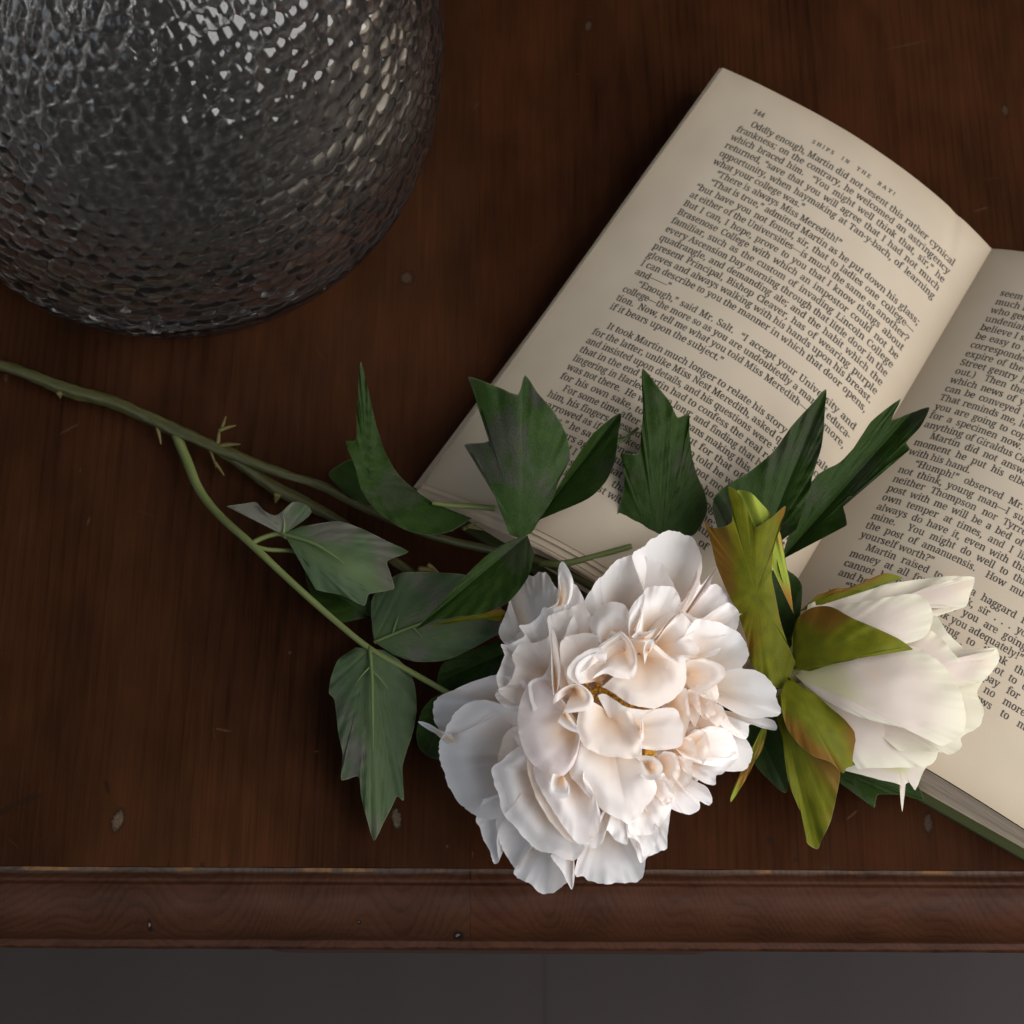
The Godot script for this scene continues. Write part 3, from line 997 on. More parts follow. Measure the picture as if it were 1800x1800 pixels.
func make_mats() -> void:
	# fine ribs that run from the foot of a petal to its rim, and cloth grain
	var rn := noise(120, 1.0, 2)
	var rib := Image.create(256, 128, false, Image.FORMAT_L8)
	for y in 128:
		for x in 256:
			var v := 0.5 + 0.16 * rn.get_noise_2d(x * 0.16, y * 0.012) + 0.22 * rn.get_noise_2d(x * 1.1 + 40.0, y * 1.1)
			rib.set_pixel(x, y, Color(v, v, v))
	var rt := ImageTexture.create_from_image(rib)
	var grain := Image.create(256, 256, false, Image.FORMAT_L8)
	var gn := noise(130, 0.5, 2)
	for y in 256:
		for x in 256:
			var v := 0.5 + 0.5 * gn.get_noise_2d(x, y)
			grain.set_pixel(x, y, Color(v, v, v))
	var gt := ImageTexture.create_from_image(grain)
	for k in ["silk", "bud", "leaf", "dusky", "sage", "sepal", "lime"]:
		var m := mat(Color.WHITE, 0.75, 0.25)
		m.vertex_color_use_as_albedo = true
		m.heightmap_enabled = true
		if k == "silk" or k == "bud":
			m.heightmap_texture = rt
			m.heightmap_scale = 0.004
			m.backlight_enabled = true
			m.backlight = Color(0.98, 0.95, 0.92) if k == "silk" else Color(0.88, 0.86, 0.82)
			m.rim_enabled = true
			m.rim = 0.25
		else:
			m.heightmap_texture = gt
			m.uv1_triplanar = true
			m.uv1_scale = Vector3(22, 22, 22)
			m.heightmap_scale = 0.025
			m.roughness = 0.62
			m.metallic_specular = 0.25
			m.backlight_enabled = true
			m.backlight = Color(0.16, 0.18, 0.06)
			if k == "dusky" or k == "leaf":
				var dn := noise(140, 0.8, 1)
				var di := Image.create(256, 256, false, Image.FORMAT_RGB8)
				for y in 256:
					for x in 256:
						var v := 0.86 + 0.3 * dn.get_noise_2d(x, y) + (0.35 if k == "dusky" and dn.get_noise_2d(x + 900, y) > 0.45 else 0.0)
						di.set_pixel(x, y, Color(v, v, v).clamp(Color.BLACK, Color.WHITE))
				m.albedo_texture = ImageTexture.create_from_image(di)
		mats[k] = m
	for q in [["wood_stem", lin(0.055, 0.055, 0.019), 0.45], ["green_stem", lin(0.125, 0.155, 0.050), 0.5], ["vein", lin(0.105, 0.150, 0.050), 0.6], ["bract", lin(0.11, 0.095, 0.028), 0.6], ["stamen", lin(0.50, 0.25, 0.015), 0.7]]:
		var m := mat(q[1], q[2], 0.4)
		m.vertex_color_use_as_albedo = true
		mats[q[0]] = m

func make_spray() -> void:
	make_mats()
	org = at(650, 920, 0)
	var t := thing("peony_spray", "artificial peony spray with one open bloom and one bud, lying across the book", "flower", org)
	# ---- stems
	stalk("stem", t, PLAIN, [-60, 622, 5, 2.4, 0, 642, 5, 2.4, 60, 662, 5, 2.5, 120, 686, 5, 2.9, 200, 708, 5, 2.6, 300, 752, 6, 2.7, 360, 778, 7, 2.5, 430, 808, 7, 2.2, 500, 834, 8, 1.8, 560, 852, 9, 1.7, 640, 892, 12, 1.6, 760, 942, 16, 1.6, 870, 968, 20, 1.6, 960, 990, 25, 1.6, 1100, 1060, 32, 1.6, 1300, 1140, 34, 1.6, 1390, 1180, 38, 1.8], "wood_stem", 0.2)
	stalk("branch", t, PLAIN, [360, 780, 6, 2.0, 430, 820, 5, 2.2, 480, 856, 4, 2.4, 540, 886, 4, 2.2, 600, 918, 4, 1.9, 690, 985, 6, 2.0, 770, 1040, 8, 2.1, 870, 1105, 14, 2.2, 950, 1160, 22, 2.4], "wood_stem", 0.2)
	stalk("side_shoot", t, PLAIN, [308, 756, 5, 1.9, 318, 785, 5, 1.8, 328, 808, 6, 1.7, 350, 860, 10, 1.5, 385, 905, 14, 1.35, 440, 955, 18, 1.25, 520, 1030, 20, 1.15, 590, 1092, 19, 1.05, 650, 1140, 17, 1.0, 720, 1180, 15, 1.0, 800, 1225, 15, 0.9], "green_stem", 0.05)
	stalk("leaf_stalk", t, PLAIN, [440, 956, 18, 0.9, 465, 944, 19, 0.85, 492, 938, 20, 0.8, 505, 946, 21, 0.7], "green_stem", 0.05)
	stalk("leaf_stalk", t, PLAIN, [440, 958, 18, 0.8, 470, 966, 18, 0.75, 508, 968, 17, 0.7, 545, 975, 12, 0.6], "green_stem", 0.05)
	stalk("leaf_stalk", t, PLAIN, [870, 894, 26, 1.0, 830, 890, 26, 0.9, 790, 888, 26, 0.8, 760, 884, 26, 0.7], "green_stem", 0.05)
	stalk("leaf_stalk", t, PLAIN, [950, 990, 24, 1.2, 985, 992, 29, 1.2, 1020, 985, 31, 1.1, 1075, 970, 32, 1.0, 1110, 960, 32, 0.9], "green_stem", 0.05)
	stalk("leaf_stalk", t, PLAIN, [1064, 796, 33, 0.5, 1085, 780, 33, 0.55, 1105, 766, 33, 0.55, 1122, 752, 34, 0.5], "vein", 0.05)
	# torn bracts and nubs where the side shoots were moulded on
	for q in [[382, 786, 7, 386, 752, 12, 0.9], [385, 757, 12, 414, 748, 14, 0.9], [390, 752, 12, 397, 732, 16, 0.7], [386, 784, 8, 422, 781, 11, 1.0], [276, 745, 6, 283, 781, 3, 0.9], [368, 785, 6, 380, 822, 3, 0.8], [377, 812, 4, 394, 836, 2, 0.7], [735, 1002, 11, 768, 1006, 12, 1.5], [752, 992, 12, 775, 1012, 10, 1.0], [104, 690, 6, 106, 700, 3, 1.2], [488, 868, 5, 484, 884, 2, 1.6], [822, 925, 21, 850, 932, 23, 1.3], [815, 930, 20, 838, 918, 24, 1.0]]:
		stalk("bract", t, PLAIN, [q[0], q[1], q[2], q[6], (q[0] + q[3]) / 2.0, (q[1] + q[4]) / 2.0 - 1, (q[2] + q[5]) / 2.0, q[6] * 0.8, q[3], q[4], q[5], 0.25], "bract", 0.2)
	make_leaves(t)
	make_bloom(t)
	make_bud(t)

func make_leaves(t: Node) -> void:
	# upright dark leaves over the book
	blade("leaf", t, LEAF, Vector2(900, 622), Vector2(508, 75), 25, 42, [900, 622, 800, 588, 720, 538, 640, 468, 590, 380, 556, 270, 532, 160, 508, 72, 500, 150, 494, 250, 492, 346, 456, 354, 488, 440, 510, 520, 560, 592, 660, 660, 750, 682, 830, 668], -6, 1, "leaf", 0.3, 0.6, Vector2(536, 478))
	blade("leaf", t, LEAF, Vector2(1070, 694), Vector2(1060, 118), 33, 50, [1110, 672, 1142, 620, 1180, 560, 1206, 490, 1244, 410, 1232, 330, 1190, 250, 1130, 180, 1086, 118, 1060, 186, 990, 160, 888, 124, 920, 200, 942, 262, 958, 350, 872, 364, 922, 420, 962, 500, 1000, 600, 1030, 680], 4, -4, "dusky", 0.35)
	blade("leaf", t, LEAF, Vector2(1125, 632), Vector2(1420, 252), 36, 46, [1180, 560, 1240, 470, 1262, 415, 1330, 320, 1420, 252, 1414, 330, 1402, 420, 1372, 490, 1320, 545, 1250, 580, 1165, 602], -2, 7, "leaf", 0.2)
	blade("leaf", t, LEAF, Vector2(1095, 682), Vector2(700, 1012), 38, 40, [1060, 690, 980, 730, 900, 800, 820, 890, 760, 950, 702, 1012, 760, 986, 850, 970, 940, 958, 1030, 915, 1096, 830, 1118, 750], 2, 6, "leaf", 0.2)
	blade("leaf", t, PLAIN, Vector2(1160, 985), Vector2(1130, 648), 26, 46, [1180, 982, 1225, 935, 1243, 900, 1240, 868, 1227, 838, 1217, 804, 1212, 760, 1211, 728, 1191, 733, 1178, 707, 1157, 680, 1130, 647, 1128, 673, 1130, 723, 1127, 760, 1122, 797, 1091, 797, 1098, 823, 1096, 860, 1086, 900, 1064, 940, 1068, 966, 1120, 985], 2, -4, "leaf", 0.35)
	blade("leaf", t, PLAIN, Vector2(1330, 985), Vector2(1452, 685), 33, 50, [1400, 930, 1422, 868, 1428, 838, 1443, 790, 1448, 757, 1450, 723, 1452, 684, 1427, 710, 1393, 747, 1360, 793, 1320, 827, 1277, 853, 1256, 874, 1253, 900, 1270, 950, 1300, 985], 3, 5, "leaf", 0.2)
	blade("leaf", t, PLAIN, Vector2(1372, 985), Vector2(1612, 712), 30, 45, [1440, 948, 1469, 930, 1489, 922, 1482, 880, 1509, 867, 1535, 844, 1555, 821, 1581, 804, 1599, 790, 1594, 777, 1619, 749, 1634, 716, 1600, 726, 1568, 737, 1583, 701, 1532, 740, 1509, 777, 1477, 812, 1440, 832, 1410, 870, 1390, 930], 2, 6, "leaf", 0.35)
	# dark leaves low down, mostly in shade
	blade("leaf", t, PLAIN, Vector2(690, 905), Vector2(590, 800), 9, 9, [660, 850, 640, 820, 615, 808, 578, 832, 600, 860, 640, 890], 2, 2, "leaf")
	blade("leaf", t, PLAIN, Vector2(650, 1085), Vector2(540, 1010), 8, 6, [600, 1095, 560, 1068, 545, 1040, 537, 1005, 560, 1012, 600, 1020, 650, 1040], 2, 2, "leaf")
	blade("leaf", t, LEAF, Vector2(1010, 1100), Vector2(780, 1190), 12, 8, [1000, 1190, 900, 1210, 820, 1230, 778, 1195, 800, 1130, 900, 1085, 1000, 1050], 2, 3, "leaf")
	blade("leaf", t, LEAF, Vector2(850, 1240), Vector2(740, 1450), 14, 5, [850, 1440, 800, 1470, 750, 1462, 714, 1430, 704, 1380, 722, 1300, 760, 1255, 800, 1235], 2, 3, "leaf")
	blade("leaf", t, PLAIN, Vector2(1310, 1240), Vector2(1382, 1394), 22, 8, [1308, 1290, 1325, 1340, 1350, 1370, 1382, 1394, 1385, 1330, 1375, 1260, 1340, 1235], 2, 3, "leaf")
	blade("leaf", t, PLAIN, Vector2(1400, 1320), Vector2(1600, 1395), 18, 8, [1440, 1350, 1468, 1366, 1490, 1370, 1520, 1398, 1537, 1421, 1543, 1397, 1580, 1397, 1625, 1406, 1600, 1360, 1520, 1320, 1450, 1300], 1, 2, "leaf", 0.6)
	blade("leaf", t, PLAIN, Vector2(1330, 1150), Vector2(1420, 1060), 26, 28, [1300, 1060, 1340, 1010, 1380, 1000, 1410, 1030, 1400, 1120, 1370, 1160], 1, 2, "leaf")
	# sage undersides on the side shoot
	blade("leaf", t, LEAF, Vector2(238, 676), Vector2(600, 860), 21, 20, [300, 650, 430, 632, 520, 662, 600, 702, 676, 740, 602, 772, 614, 820, 626, 870, 560, 884, 535, 890, 520, 930, 440, 892, 350, 872, 340, 820, 312, 762, 262, 706], 5, -5, "sage", 0.5)
	veins(last(t), LEAF, [[228, 676, 21.5, 0.55, 330, 706, 25, 0.5, 400, 745, 26.6, 0.4, 450, 780, 26.5, 0.15], [330, 706, 25, 0.3, 372, 722, 26.2, 0.1]])
	blade("leaf", t, LEAF, Vector2(236, 680), Vector2(220, 570), 21, 25, [215, 640, 198, 630, 165, 600, 140, 578, 88, 586, 36, 580, 90, 572, 140, 566, 170, 596, 205, 612, 230, 600, 268, 566, 300, 568, 325, 582, 335, 602, 310, 628, 270, 650], 1, 2, "sage", 0.2)
	veins(last(t), LEAF, [[236, 680, 21.4, 0.5, 240, 640, 23, 0.4, 236, 610, 24.5, 0.2]])
	blade("leaf", t, LEAF, Vector2(556, 1058), Vector2(1000, 940), 14, 18, [620, 1100, 700, 1126, 800, 1122, 880, 1090, 950, 1052, 1010, 1010, 1000, 930, 940, 860, 870, 820, 740, 812, 650, 815, 580, 860, 545, 915, 548, 1000], 3, -3, "sage", 0.1)
	veins(last(t), LEAF, [[556, 1058, 14.6, 0.6, 640, 1022, 17.6, 0.5, 720, 992, 19, 0.4, 800, 968, 19.4, 0.15], [620, 1030, 17, 0.35, 632, 990, 17.5, 0.3, 642, 962, 17.6, 0.1], [690, 1004, 18.6, 0.35, 715, 1030, 18.5, 0.25, 738, 1055, 17.8, 0.1]])
	blade("leaf", t, LEAF, Vector2(542, 1080), Vector2(556, 1756), 17, 6, [490, 1076, 430, 1118, 405, 1178, 396, 1236, 416, 1262, 430, 1380, 445, 1450, 440, 1542, 500, 1530, 510, 1600, 530, 1680, 555, 1757, 590, 1690, 620, 1632, 636, 1600, 660, 1612, 655, 1500, 670, 1440, 690, 1380, 705, 1300, 700, 1220, 680, 1160, 640, 1118, 590, 1086], 3, -5, "sage", 0.35)
	veins(last(t), LEAF, [[540, 1074, 17.6, 0.65, 548, 1180, 19.2, 0.55, 550, 1300, 18.7, 0.45, 552, 1440, 15.6, 0.15], [546, 1140, 18.6, 0.4, 520, 1165, 18.5, 0.3, 496, 1196, 17.8, 0.1], [548, 1160, 18.8, 0.4, 575, 1185, 18.6, 0.3, 604, 1222, 17.8, 0.1]])
	# a narrow sepal showing beside the bloom
	blade("sepal", t, LEAF, Vector2(1040, 960), Vector2(748, 1000), 27, 22, [1000, 985, 930, 976, 850, 986, 748, 1002, 820, 978, 900, 958, 1000, 940], 2, 2, "sepal", 0.1)
	blade("sepal", t, BUD, Vector2(425, 1090), Vector2(262, 1474), 26, 12, [418, 1180, 398, 1245, 366, 1300, 330, 1372, 262, 1475, 276, 1405, 330, 1330, 380, 1250, 408, 1180], 2, 1, "lime", 0.1)

func make_bloom(t: Node) -> void:
	var b := Node3D.new()
	b.name = "bloom"
	t.add_child(b)
	var c := Vector2(930, 930)
	# low filling petals that close the gaps between the visible ones
	for k in 15:
		var a := TAU * k / 15.0 + rng.randf() * 0.2
		var d := Vector2(cos(a), sin(a) * 1.02)
		var s := Vector2(-d.y, d.x)
		var reach := rng.randf_range(430, 500)
		var w := rng.randf_range(130, 170)
		var arc := []
		for q in [[0.45, -0.9], [0.8, -1.0], [0.97, -0.55], [1.0, 0.0], [0.96, 0.5], [0.8, 1.0], [0.45, 0.9]]:
			var p := c + d * reach * float(q[0]) + s * w * float(q[1])
			arc.append(p.x); arc.append(p.y)
		petal(b, c + d * 60.0, 34, arc, -9 - rng.randf() * 5.0, 4, 0, 2.0, 0.5, -0.3)
	# --- outermost petals
	petal(b, Vector2(560, 860), 22, [500, 905, 400, 900, 300, 960, 200, 1010, 150, 1010, 128, 980, 104, 900, 112, 850, 180, 810, 280, 770, 400, 735, 520, 760], -3, 3, 1, 0.8, 0, 0.5)
	petal(b, Vector2(200, 1040), 1, [170, 1050, 120, 1005, 85, 985, 46, 958, 44, 946, 90, 958, 135, 985, 190, 1005], 0, 0, 0, 0.2)
	petal(b, Vector2(600, 830), 24, [560, 480, 500, 540, 462, 580, 420, 582, 405, 540, 428, 470, 450, 400, 432, 330, 398, 272, 440, 244, 500, 260, 550, 292, 585, 270, 622, 282, 652, 322, 678, 370, 680, 450], -10, 2, 2, 1.5, 0, -0.15)
	petal(b, Vector2(1130, 560), 20, [1060, 330, 1020, 250, 1008, 190, 1060, 150, 1110, 110, 1170, 87, 1230, 90, 1282, 122, 1312, 180, 1322, 240, 1312, 300, 1285, 380, 1240, 460], 4, -5, 3, 0.8, 0, 0.1)
	petal(b, Vector2(900, 660), 26, [690, 600, 715, 520, 760, 440, 820, 350, 850, 302, 872, 290, 912, 240, 960, 205, 1020, 191, 1090, 204, 1150, 250, 1185, 300, 1198, 345, 1180, 430, 1140, 520], 2, -5, 4, 0.8, 0, 0)
	petal(b, Vector2(1180, 560), 16, [1200, 440, 1280, 350, 1306, 262, 1314, 330, 1345, 300, 1388, 248, 1362, 320, 1392, 328, 1450, 380, 1500, 420, 1510, 450, 1470, 480, 1380, 520, 1290, 540], -2, 0, 1, 1.0, 0.4, 0.5)
	petal(b, Vector2(1260, 560), 12, [1222, 440, 1250, 455, 1285, 474, 1322, 480, 1370, 448, 1440, 410, 1482, 440, 1490, 472, 1476, 530, 1420, 560, 1350, 580], 2, -4, 2, 0.8, 0, 0)
	petal(b, Vector2(1210, 760), 20, [1240, 560, 1290, 490, 1350, 488, 1430, 510, 1500, 560, 1532, 620, 1526, 670, 1505, 705, 1560, 716, 1620, 750, 1655, 800, 1662, 850, 1678, 915, 1600, 932, 1530, 930, 1460, 902, 1400, 860, 1330, 840], 5, -3, 2, 0.6, 0, 0)
	petal(b, Vector2(1330, 880), 14, [1440, 900, 1540, 920, 1640, 940, 1656, 985, 1600, 978, 1540, 962, 1530, 1010, 1500, 1025, 1430, 990], -3, 1, 1, 0.6, 0, 0)
	petal(b, Vector2(1240, 980), 16, [1380, 880, 1420, 900, 1460, 960, 1530, 1035, 1548, 1090, 1536, 1140, 1515, 1168, 1440, 1172, 1380, 1160, 1300, 1120], -4, 2, 2, 1.0, 0, -0.15)
	petal(b, Vector2(1080, 1130), 16, [1260, 1200, 1310, 1225, 1345, 1245, 1366, 1290, 1358, 1325, 1338, 1322, 1312, 1310, 1312, 1342, 1270, 1366, 1230, 1358, 1170, 1340, 1100, 1320], -4, 3, 2, 1.0, 0, 0.3)
	petal(b, Vector2(1000, 1230), 18, [1200, 1290, 1186, 1330, 1166, 1450, 1160, 1520, 1128, 1537, 1080, 1560, 1045, 1585, 1020, 1530, 980, 1450], -3, 3, 2, 0.8, 0, 0)
	petal(b, Vector2(880, 1320), 20, [1040, 1490, 1066, 1560, 1064, 1610, 1048, 1655, 1000, 1676, 900, 1682, 820, 1672, 780, 1650, 748, 1640, 760, 1560, 780, 1480], -5, 4, 1, 0.8, 0, 0.15)
	petal(b, Vector2(700, 1330), 22, [740, 1550, 735, 1640, 695, 1690, 640, 1722, 600, 1727, 560, 1692, 520, 1668, 472, 1636, 490, 1590, 540, 1530, 570, 1450], -6, 4, 1, 0.8, 0, 0)
	petal(b, Vector2(740, 1460), 9, [700, 1530, 640, 1550, 662, 1590, 692, 1630, 712, 1672, 735, 1704, 746, 1640, 742, 1570], -1, 2, 1, 0.5, 0, 0)
	petal(b, Vector2(640, 1270), 20, [600, 1480, 545, 1530, 520, 1580, 482, 1613, 440, 1560, 412, 1500, 396, 1440, 395, 1370, 420, 1280, 480, 1220], -6, 4, 1, 0.8, 0, 0)
	petal(b, Vector2(560, 1220), 16, [440, 1370, 400, 1440, 396, 1520, 402, 1582, 380, 1590, 366, 1550, 332, 1470, 318, 1430, 300, 1390, 330, 1300], -4, 1, 1, 0.8, 0, 0)
	# --- second row at the left and below
	petal(b, Vector2(620, 1090), 38, [520, 880, 440, 876, 380, 858, 300, 848, 240, 880, 182, 948, 142, 1030, 130, 1100, 150, 1165, 162, 1205, 202, 1290, 252, 1342, 350, 1392, 420, 1372, 470, 1330], 6, -2, 9, 0.15, 0, 0, 1.6)
	petal(b, Vector2(640, 1060), 26, [540, 960, 480, 965, 430, 1010, 405, 1080, 398, 1120, 430, 1200, 520, 1260], -8, -2, 1, 0.6, 0, -0.5)
	petal(b, Vector2(720, 1180), 28, [560, 1040, 490, 1060, 420, 1120, 372, 1150, 372, 1190, 402, 1280, 430, 1370, 490, 1440, 560, 1520, 640, 1545, 745, 1572, 800, 1500], 6, -1, 9, 0.5, 0, 0, 1.7)
	petal(b, Vector2(700, 1150), 20, [540, 1060, 530, 1150, 560, 1260, 610, 1360, 680, 1450, 760, 1500, 830, 1480, 860, 1420], 2, -3, 2, 0.6, 0, -0.6)
	petal(b, Vector2(760, 1080), 18, [575, 1120, 560, 1180, 600, 1270, 650, 1350, 700, 1430, 760, 1492, 822, 1482, 855, 1425, 862, 1360, 832, 1290, 790, 1240, 800, 1160], 4, 4, 4, 0.5, 0, 0.15)
	petal(b, Vector2(960, 1200), 16, [860, 1380, 840, 1450, 800, 1500, 830, 1520, 870, 1500, 890, 1440, 930, 1480, 980, 1500, 990, 1470, 1040, 1500, 1060, 1560, 1110, 1500, 1125, 1430, 1100, 1380], 0, 1, 1, 1.6, 0.6, 0)
	petal(b, Vector2(1010, 1180), 14, [980, 1400, 1000, 1450, 1070, 1460, 1120, 1440, 1180, 1340, 1190, 1260, 1150, 1180], 0, 2, 2, 1.6, 0.6, -0.1)
	# --- upper left cup with ruffled rims
	petal(b, Vector2(700, 800), 26, [500, 905, 430, 880, 392, 835, 402, 795, 394, 740, 425, 655, 414, 600, 455, 598, 520, 556, 495, 515, 545, 498, 590, 466, 605, 436, 650, 430, 700, 400, 740, 330, 790, 400, 800, 500], 1, -4, 2, 1.2, 0, 0.1)
	petal(b, Vector2(672, 430), 3, [610, 440, 660, 412, 680, 370, 682, 320, 671, 268, 690, 224, 722, 262, 740, 312, 736, 370, 720, 415], 6, 1, 3, 0.3, 0, 0)
	petal(b, Vector2(720, 780), 22, [520, 880, 440, 850, 404, 805, 445, 775, 478, 710, 462, 650, 478, 615, 520, 588, 570, 590, 628, 562, 622, 482, 650, 458, 720, 440, 775, 415, 830, 480], 2, -6, 2, 1.2, 0, -0.25)
	petal(b, Vector2(720, 800), 10, [560, 900, 535, 790, 560, 755, 610, 735, 640, 640, 636, 520, 662, 560, 682, 660, 676, 760, 680, 800], 4, 0, 0, 0.4, 0, 0.1)
	petal(b, Vector2(660, 820), 2, [650, 830, 642, 740, 640, 640, 636, 520, 655, 560, 674, 640, 680, 720, 672, 800], 8, 0, 0, 0.1, 0, 0)
	# --- the big shells round the heart
	petal(b, Vector2(770, 970), 7, [700, 860, 620, 770, 570, 752, 530, 785, 496, 880, 488, 960, 508, 1050, 556, 1140, 625, 1185, 690, 1195, 742, 1140, 762, 1080, 770, 1030], 5, 5, 3, 0.5, 0.3, 0.8)
	petal(b, Vector2(740, 800), 8, [650, 870, 655, 830, 700, 790, 760, 775, 812, 808, 832, 850, 812, 892, 750, 906, 690, 912], 9, 2, 2, 0.3, 0, -0.25)
	petal(b, Vector2(690, 900), 3, [640, 908, 700, 900, 740, 940, 764, 995, 720, 985, 670, 950], 11, 1, 1, 0.2, 0, 0)
	petal(b, Vector2(690, 1190), 4, [640, 1180, 628, 1240, 640, 1285, 680, 1295, 716, 1285, 722, 1240, 700, 1200], 7, 2, 1, 0.3, 0, 0)
	petal(b, Vector2(900, 960), 5, [760, 960, 740, 1060, 720, 1180, 760, 1230, 850, 1330, 970, 1402, 1005, 1400, 1060, 1340, 1112, 1270, 1112, 1220, 1064, 1150, 1050, 1090, 1060, 1000], 3, 5, 4, 0.5, 0.1, -0.1, 1.1)
	petal(b, Vector2(900, 900), 2, [800, 840, 765, 900, 756, 980, 790, 1060, 860, 1095, 960, 1112, 1035, 1105, 1050, 1040, 1030, 980, 1000, 900], 6, 2, 2, 0.6, 0.2, -0.4, 1.0)
	petal(b, Vector2(930, 990), 3, [850, 830, 880, 822, 930, 850, 980, 880, 1060, 895, 1160, 884, 1212, 900, 1236, 970, 1230, 1050, 1190, 1072, 1110, 1078, 1056, 1070, 1000, 1060], 4, 1, 1, 0.4, 0.8, -0.2, 1.0)
	petal(b, Vector2(1048, 980), 2, [1050, 1080, 1042, 1020, 1042, 960, 1052, 925, 1058, 980, 1062, 1040], 10, 0, 0, 0.1, 0, 0)
	petal(b, Vector2(1080, 1150), 8, [1010, 1105, 1060, 1100, 1110, 1110, 1145, 1150, 1130, 1200, 1080, 1210, 1040, 1190], 6, -4, -2, 0.8, 0, 0)
	# --- the right side: narrow upright folds
	for q in [[1215, 790, 1260, 1010], [1262, 800, 1310, 960], [1300, 780, 1370, 930], [1225, 1010, 1290, 1150], [1290, 980, 1350, 1130], [1150, 1080, 1215, 1230], [1200, 1100, 1270, 1240], [1350, 860, 1420, 960], [1120, 1200, 1190, 1320]]:
		var x0: float = q[0]
		var y0: float = q[1]
		var x1: float = q[2]
		var y1: float = q[3]
		petal(b, Vector2(x0 - 50, (y0 + y1) / 2 - 30), 12, [x0, y0, (x0 + x1) / 2 + 14, y0 + 10, x1, lerpf(y0, y1, 0.3), x1 + 8, lerpf(y0, y1, 0.65), x1 - 16, y1, (x0 + x1) / 2, y1 + 8, x0, y1 - 30], 1, -3, 2, 1.4, 0.7, -0.35)
	petal(b, Vector2(1180, 1050), 12, [1270, 1010, 1330, 975, 1390, 968, 1442, 990, 1470, 1030, 1482, 1090, 1450, 1140, 1390, 1150, 1320, 1140, 1250, 1120], 1, 3, 3, 1.2, 0.4, 0)
	petal(b, Vector2(1200, 1100), 10, [1370, 1100, 1440, 1110, 1482, 1085, 1478, 1120, 1432, 1165, 1412, 1185, 1385, 1192, 1382, 1232, 1340, 1228, 1290, 1200, 1240, 1170], 1, -3, 2, 1.0, 0.3, 0)
	petal(b, Vector2(1220, 740), 14, [1250, 680, 1310, 660, 1390, 680, 1426, 712, 1420, 752, 1382, 782, 1350, 800, 1300, 830], 4, -4, 3, 0.6, 0, -0.35)
	petal(b, Vector2(1270, 668), 2, [1258, 656, 1310, 652, 1360, 632, 1402, 614, 1392, 642, 1330, 662], 9, 0, 0, 0.2, 0, 0)
	# --- the crown above the heart
	petal(b, Vector2(1080, 640), 12, [1130, 560, 1165, 510, 1205, 470, 1234, 460, 1272, 500, 1282, 540, 1252, 565, 1302, 600, 1306, 640, 1255, 655, 1240, 720, 1180, 720], 5, 2, 3, 0.8, 0.3, -0.15)
	petal(b, Vector2(1060, 620), 12, [1010, 530, 1040, 470, 1050, 410, 1064, 352, 1112, 335, 1180, 335, 1215, 370, 1226, 422, 1200, 462, 1165, 500, 1130, 550], 6, 2, 4, 0.8, 0.2, 0)
	petal(b, Vector2(960, 640), 12, [850, 600, 828, 560, 818, 500, 838, 452, 890, 410, 950, 408, 986, 442, 998, 510, 1000, 560], 6, 2, 5, 0.6, 0, 0)
	petal(b, Vector2(1010, 620), 10, [985, 530, 992, 450, 1030, 392, 1062, 368, 1054, 440, 1030, 500, 1020, 540], 8, 1, 3, 0.4, 0, 0)
	petal(b, Vector2(900, 740), 16, [720, 780, 690, 690, 680, 620, 692, 580, 722, 560, 790, 546, 850, 560, 888, 584, 910, 540, 950, 560, 1000, 600], 6, -7, 2, 0.8, 0, -0.2)
	petal(b, Vector2(880, 760), 10, [760, 780, 712, 742, 720, 700, 760, 650, 830, 616, 890, 622, 880, 640, 820, 645, 765, 680, 748, 730, 770, 775], 9, 1, 0, 0.4, 0, 0)
	petal(b, Vector2(1040, 640), 4, [800, 770, 770, 715, 788, 650, 840, 600, 900, 572, 960, 560, 1050, 566, 1110, 596, 1170, 650, 1242, 690, 1252, 742, 1240, 795, 1200, 842, 1142, 872, 1086, 888, 1000, 868, 930, 825, 870, 790], 6, 4, 3, 0.5, 0.2, -0.4, 1.1)
	petal(b, Vector2(960, 600), 2, [770, 730, 800, 660, 850, 610, 920, 560, 960, 540, 1010, 600, 1032, 680, 1012, 752, 950, 752, 880, 732, 815, 765], 10, 2, 3, 0.5, 0, -0.2, 1.1)
	petal(b, Vector2(1050, 575), 2, [1002, 566, 1030, 542, 1080, 540, 1116, 528, 1092, 570, 1040, 582], 14, 1, 0, 0.2, 0, 0)
	petal(b, Vector2(1080, 630), 2, [1062, 690, 1058, 620, 1076, 580, 1104, 578, 1104, 606, 1080, 640], 14, 1, 0, 0.2, 0, 0)
	# the ochre heart in the slot between the petals
	for k in 90:
		var x := rng.randf_range(800, 1140)
		var y := 795.0 + (x - 850) * 0.30 + rng.randf_range(-16, 46)
		if k > 74:
			x = rng.randf_range(1060, 1105)
			y = rng.randf_range(1066, 1100)
		var hh := (dome(x, y) - 0.001) * 1000.0
		stalk("stamen", b, BLOOM, [x, y - 4, hh - 14.0, 0.6, x + 2, y, hh - 3, 0.55, x + rng.randf_range(-8, 8), y + rng.randf_range(-4, 8), hh, 0.9], "stamen", 0.3)

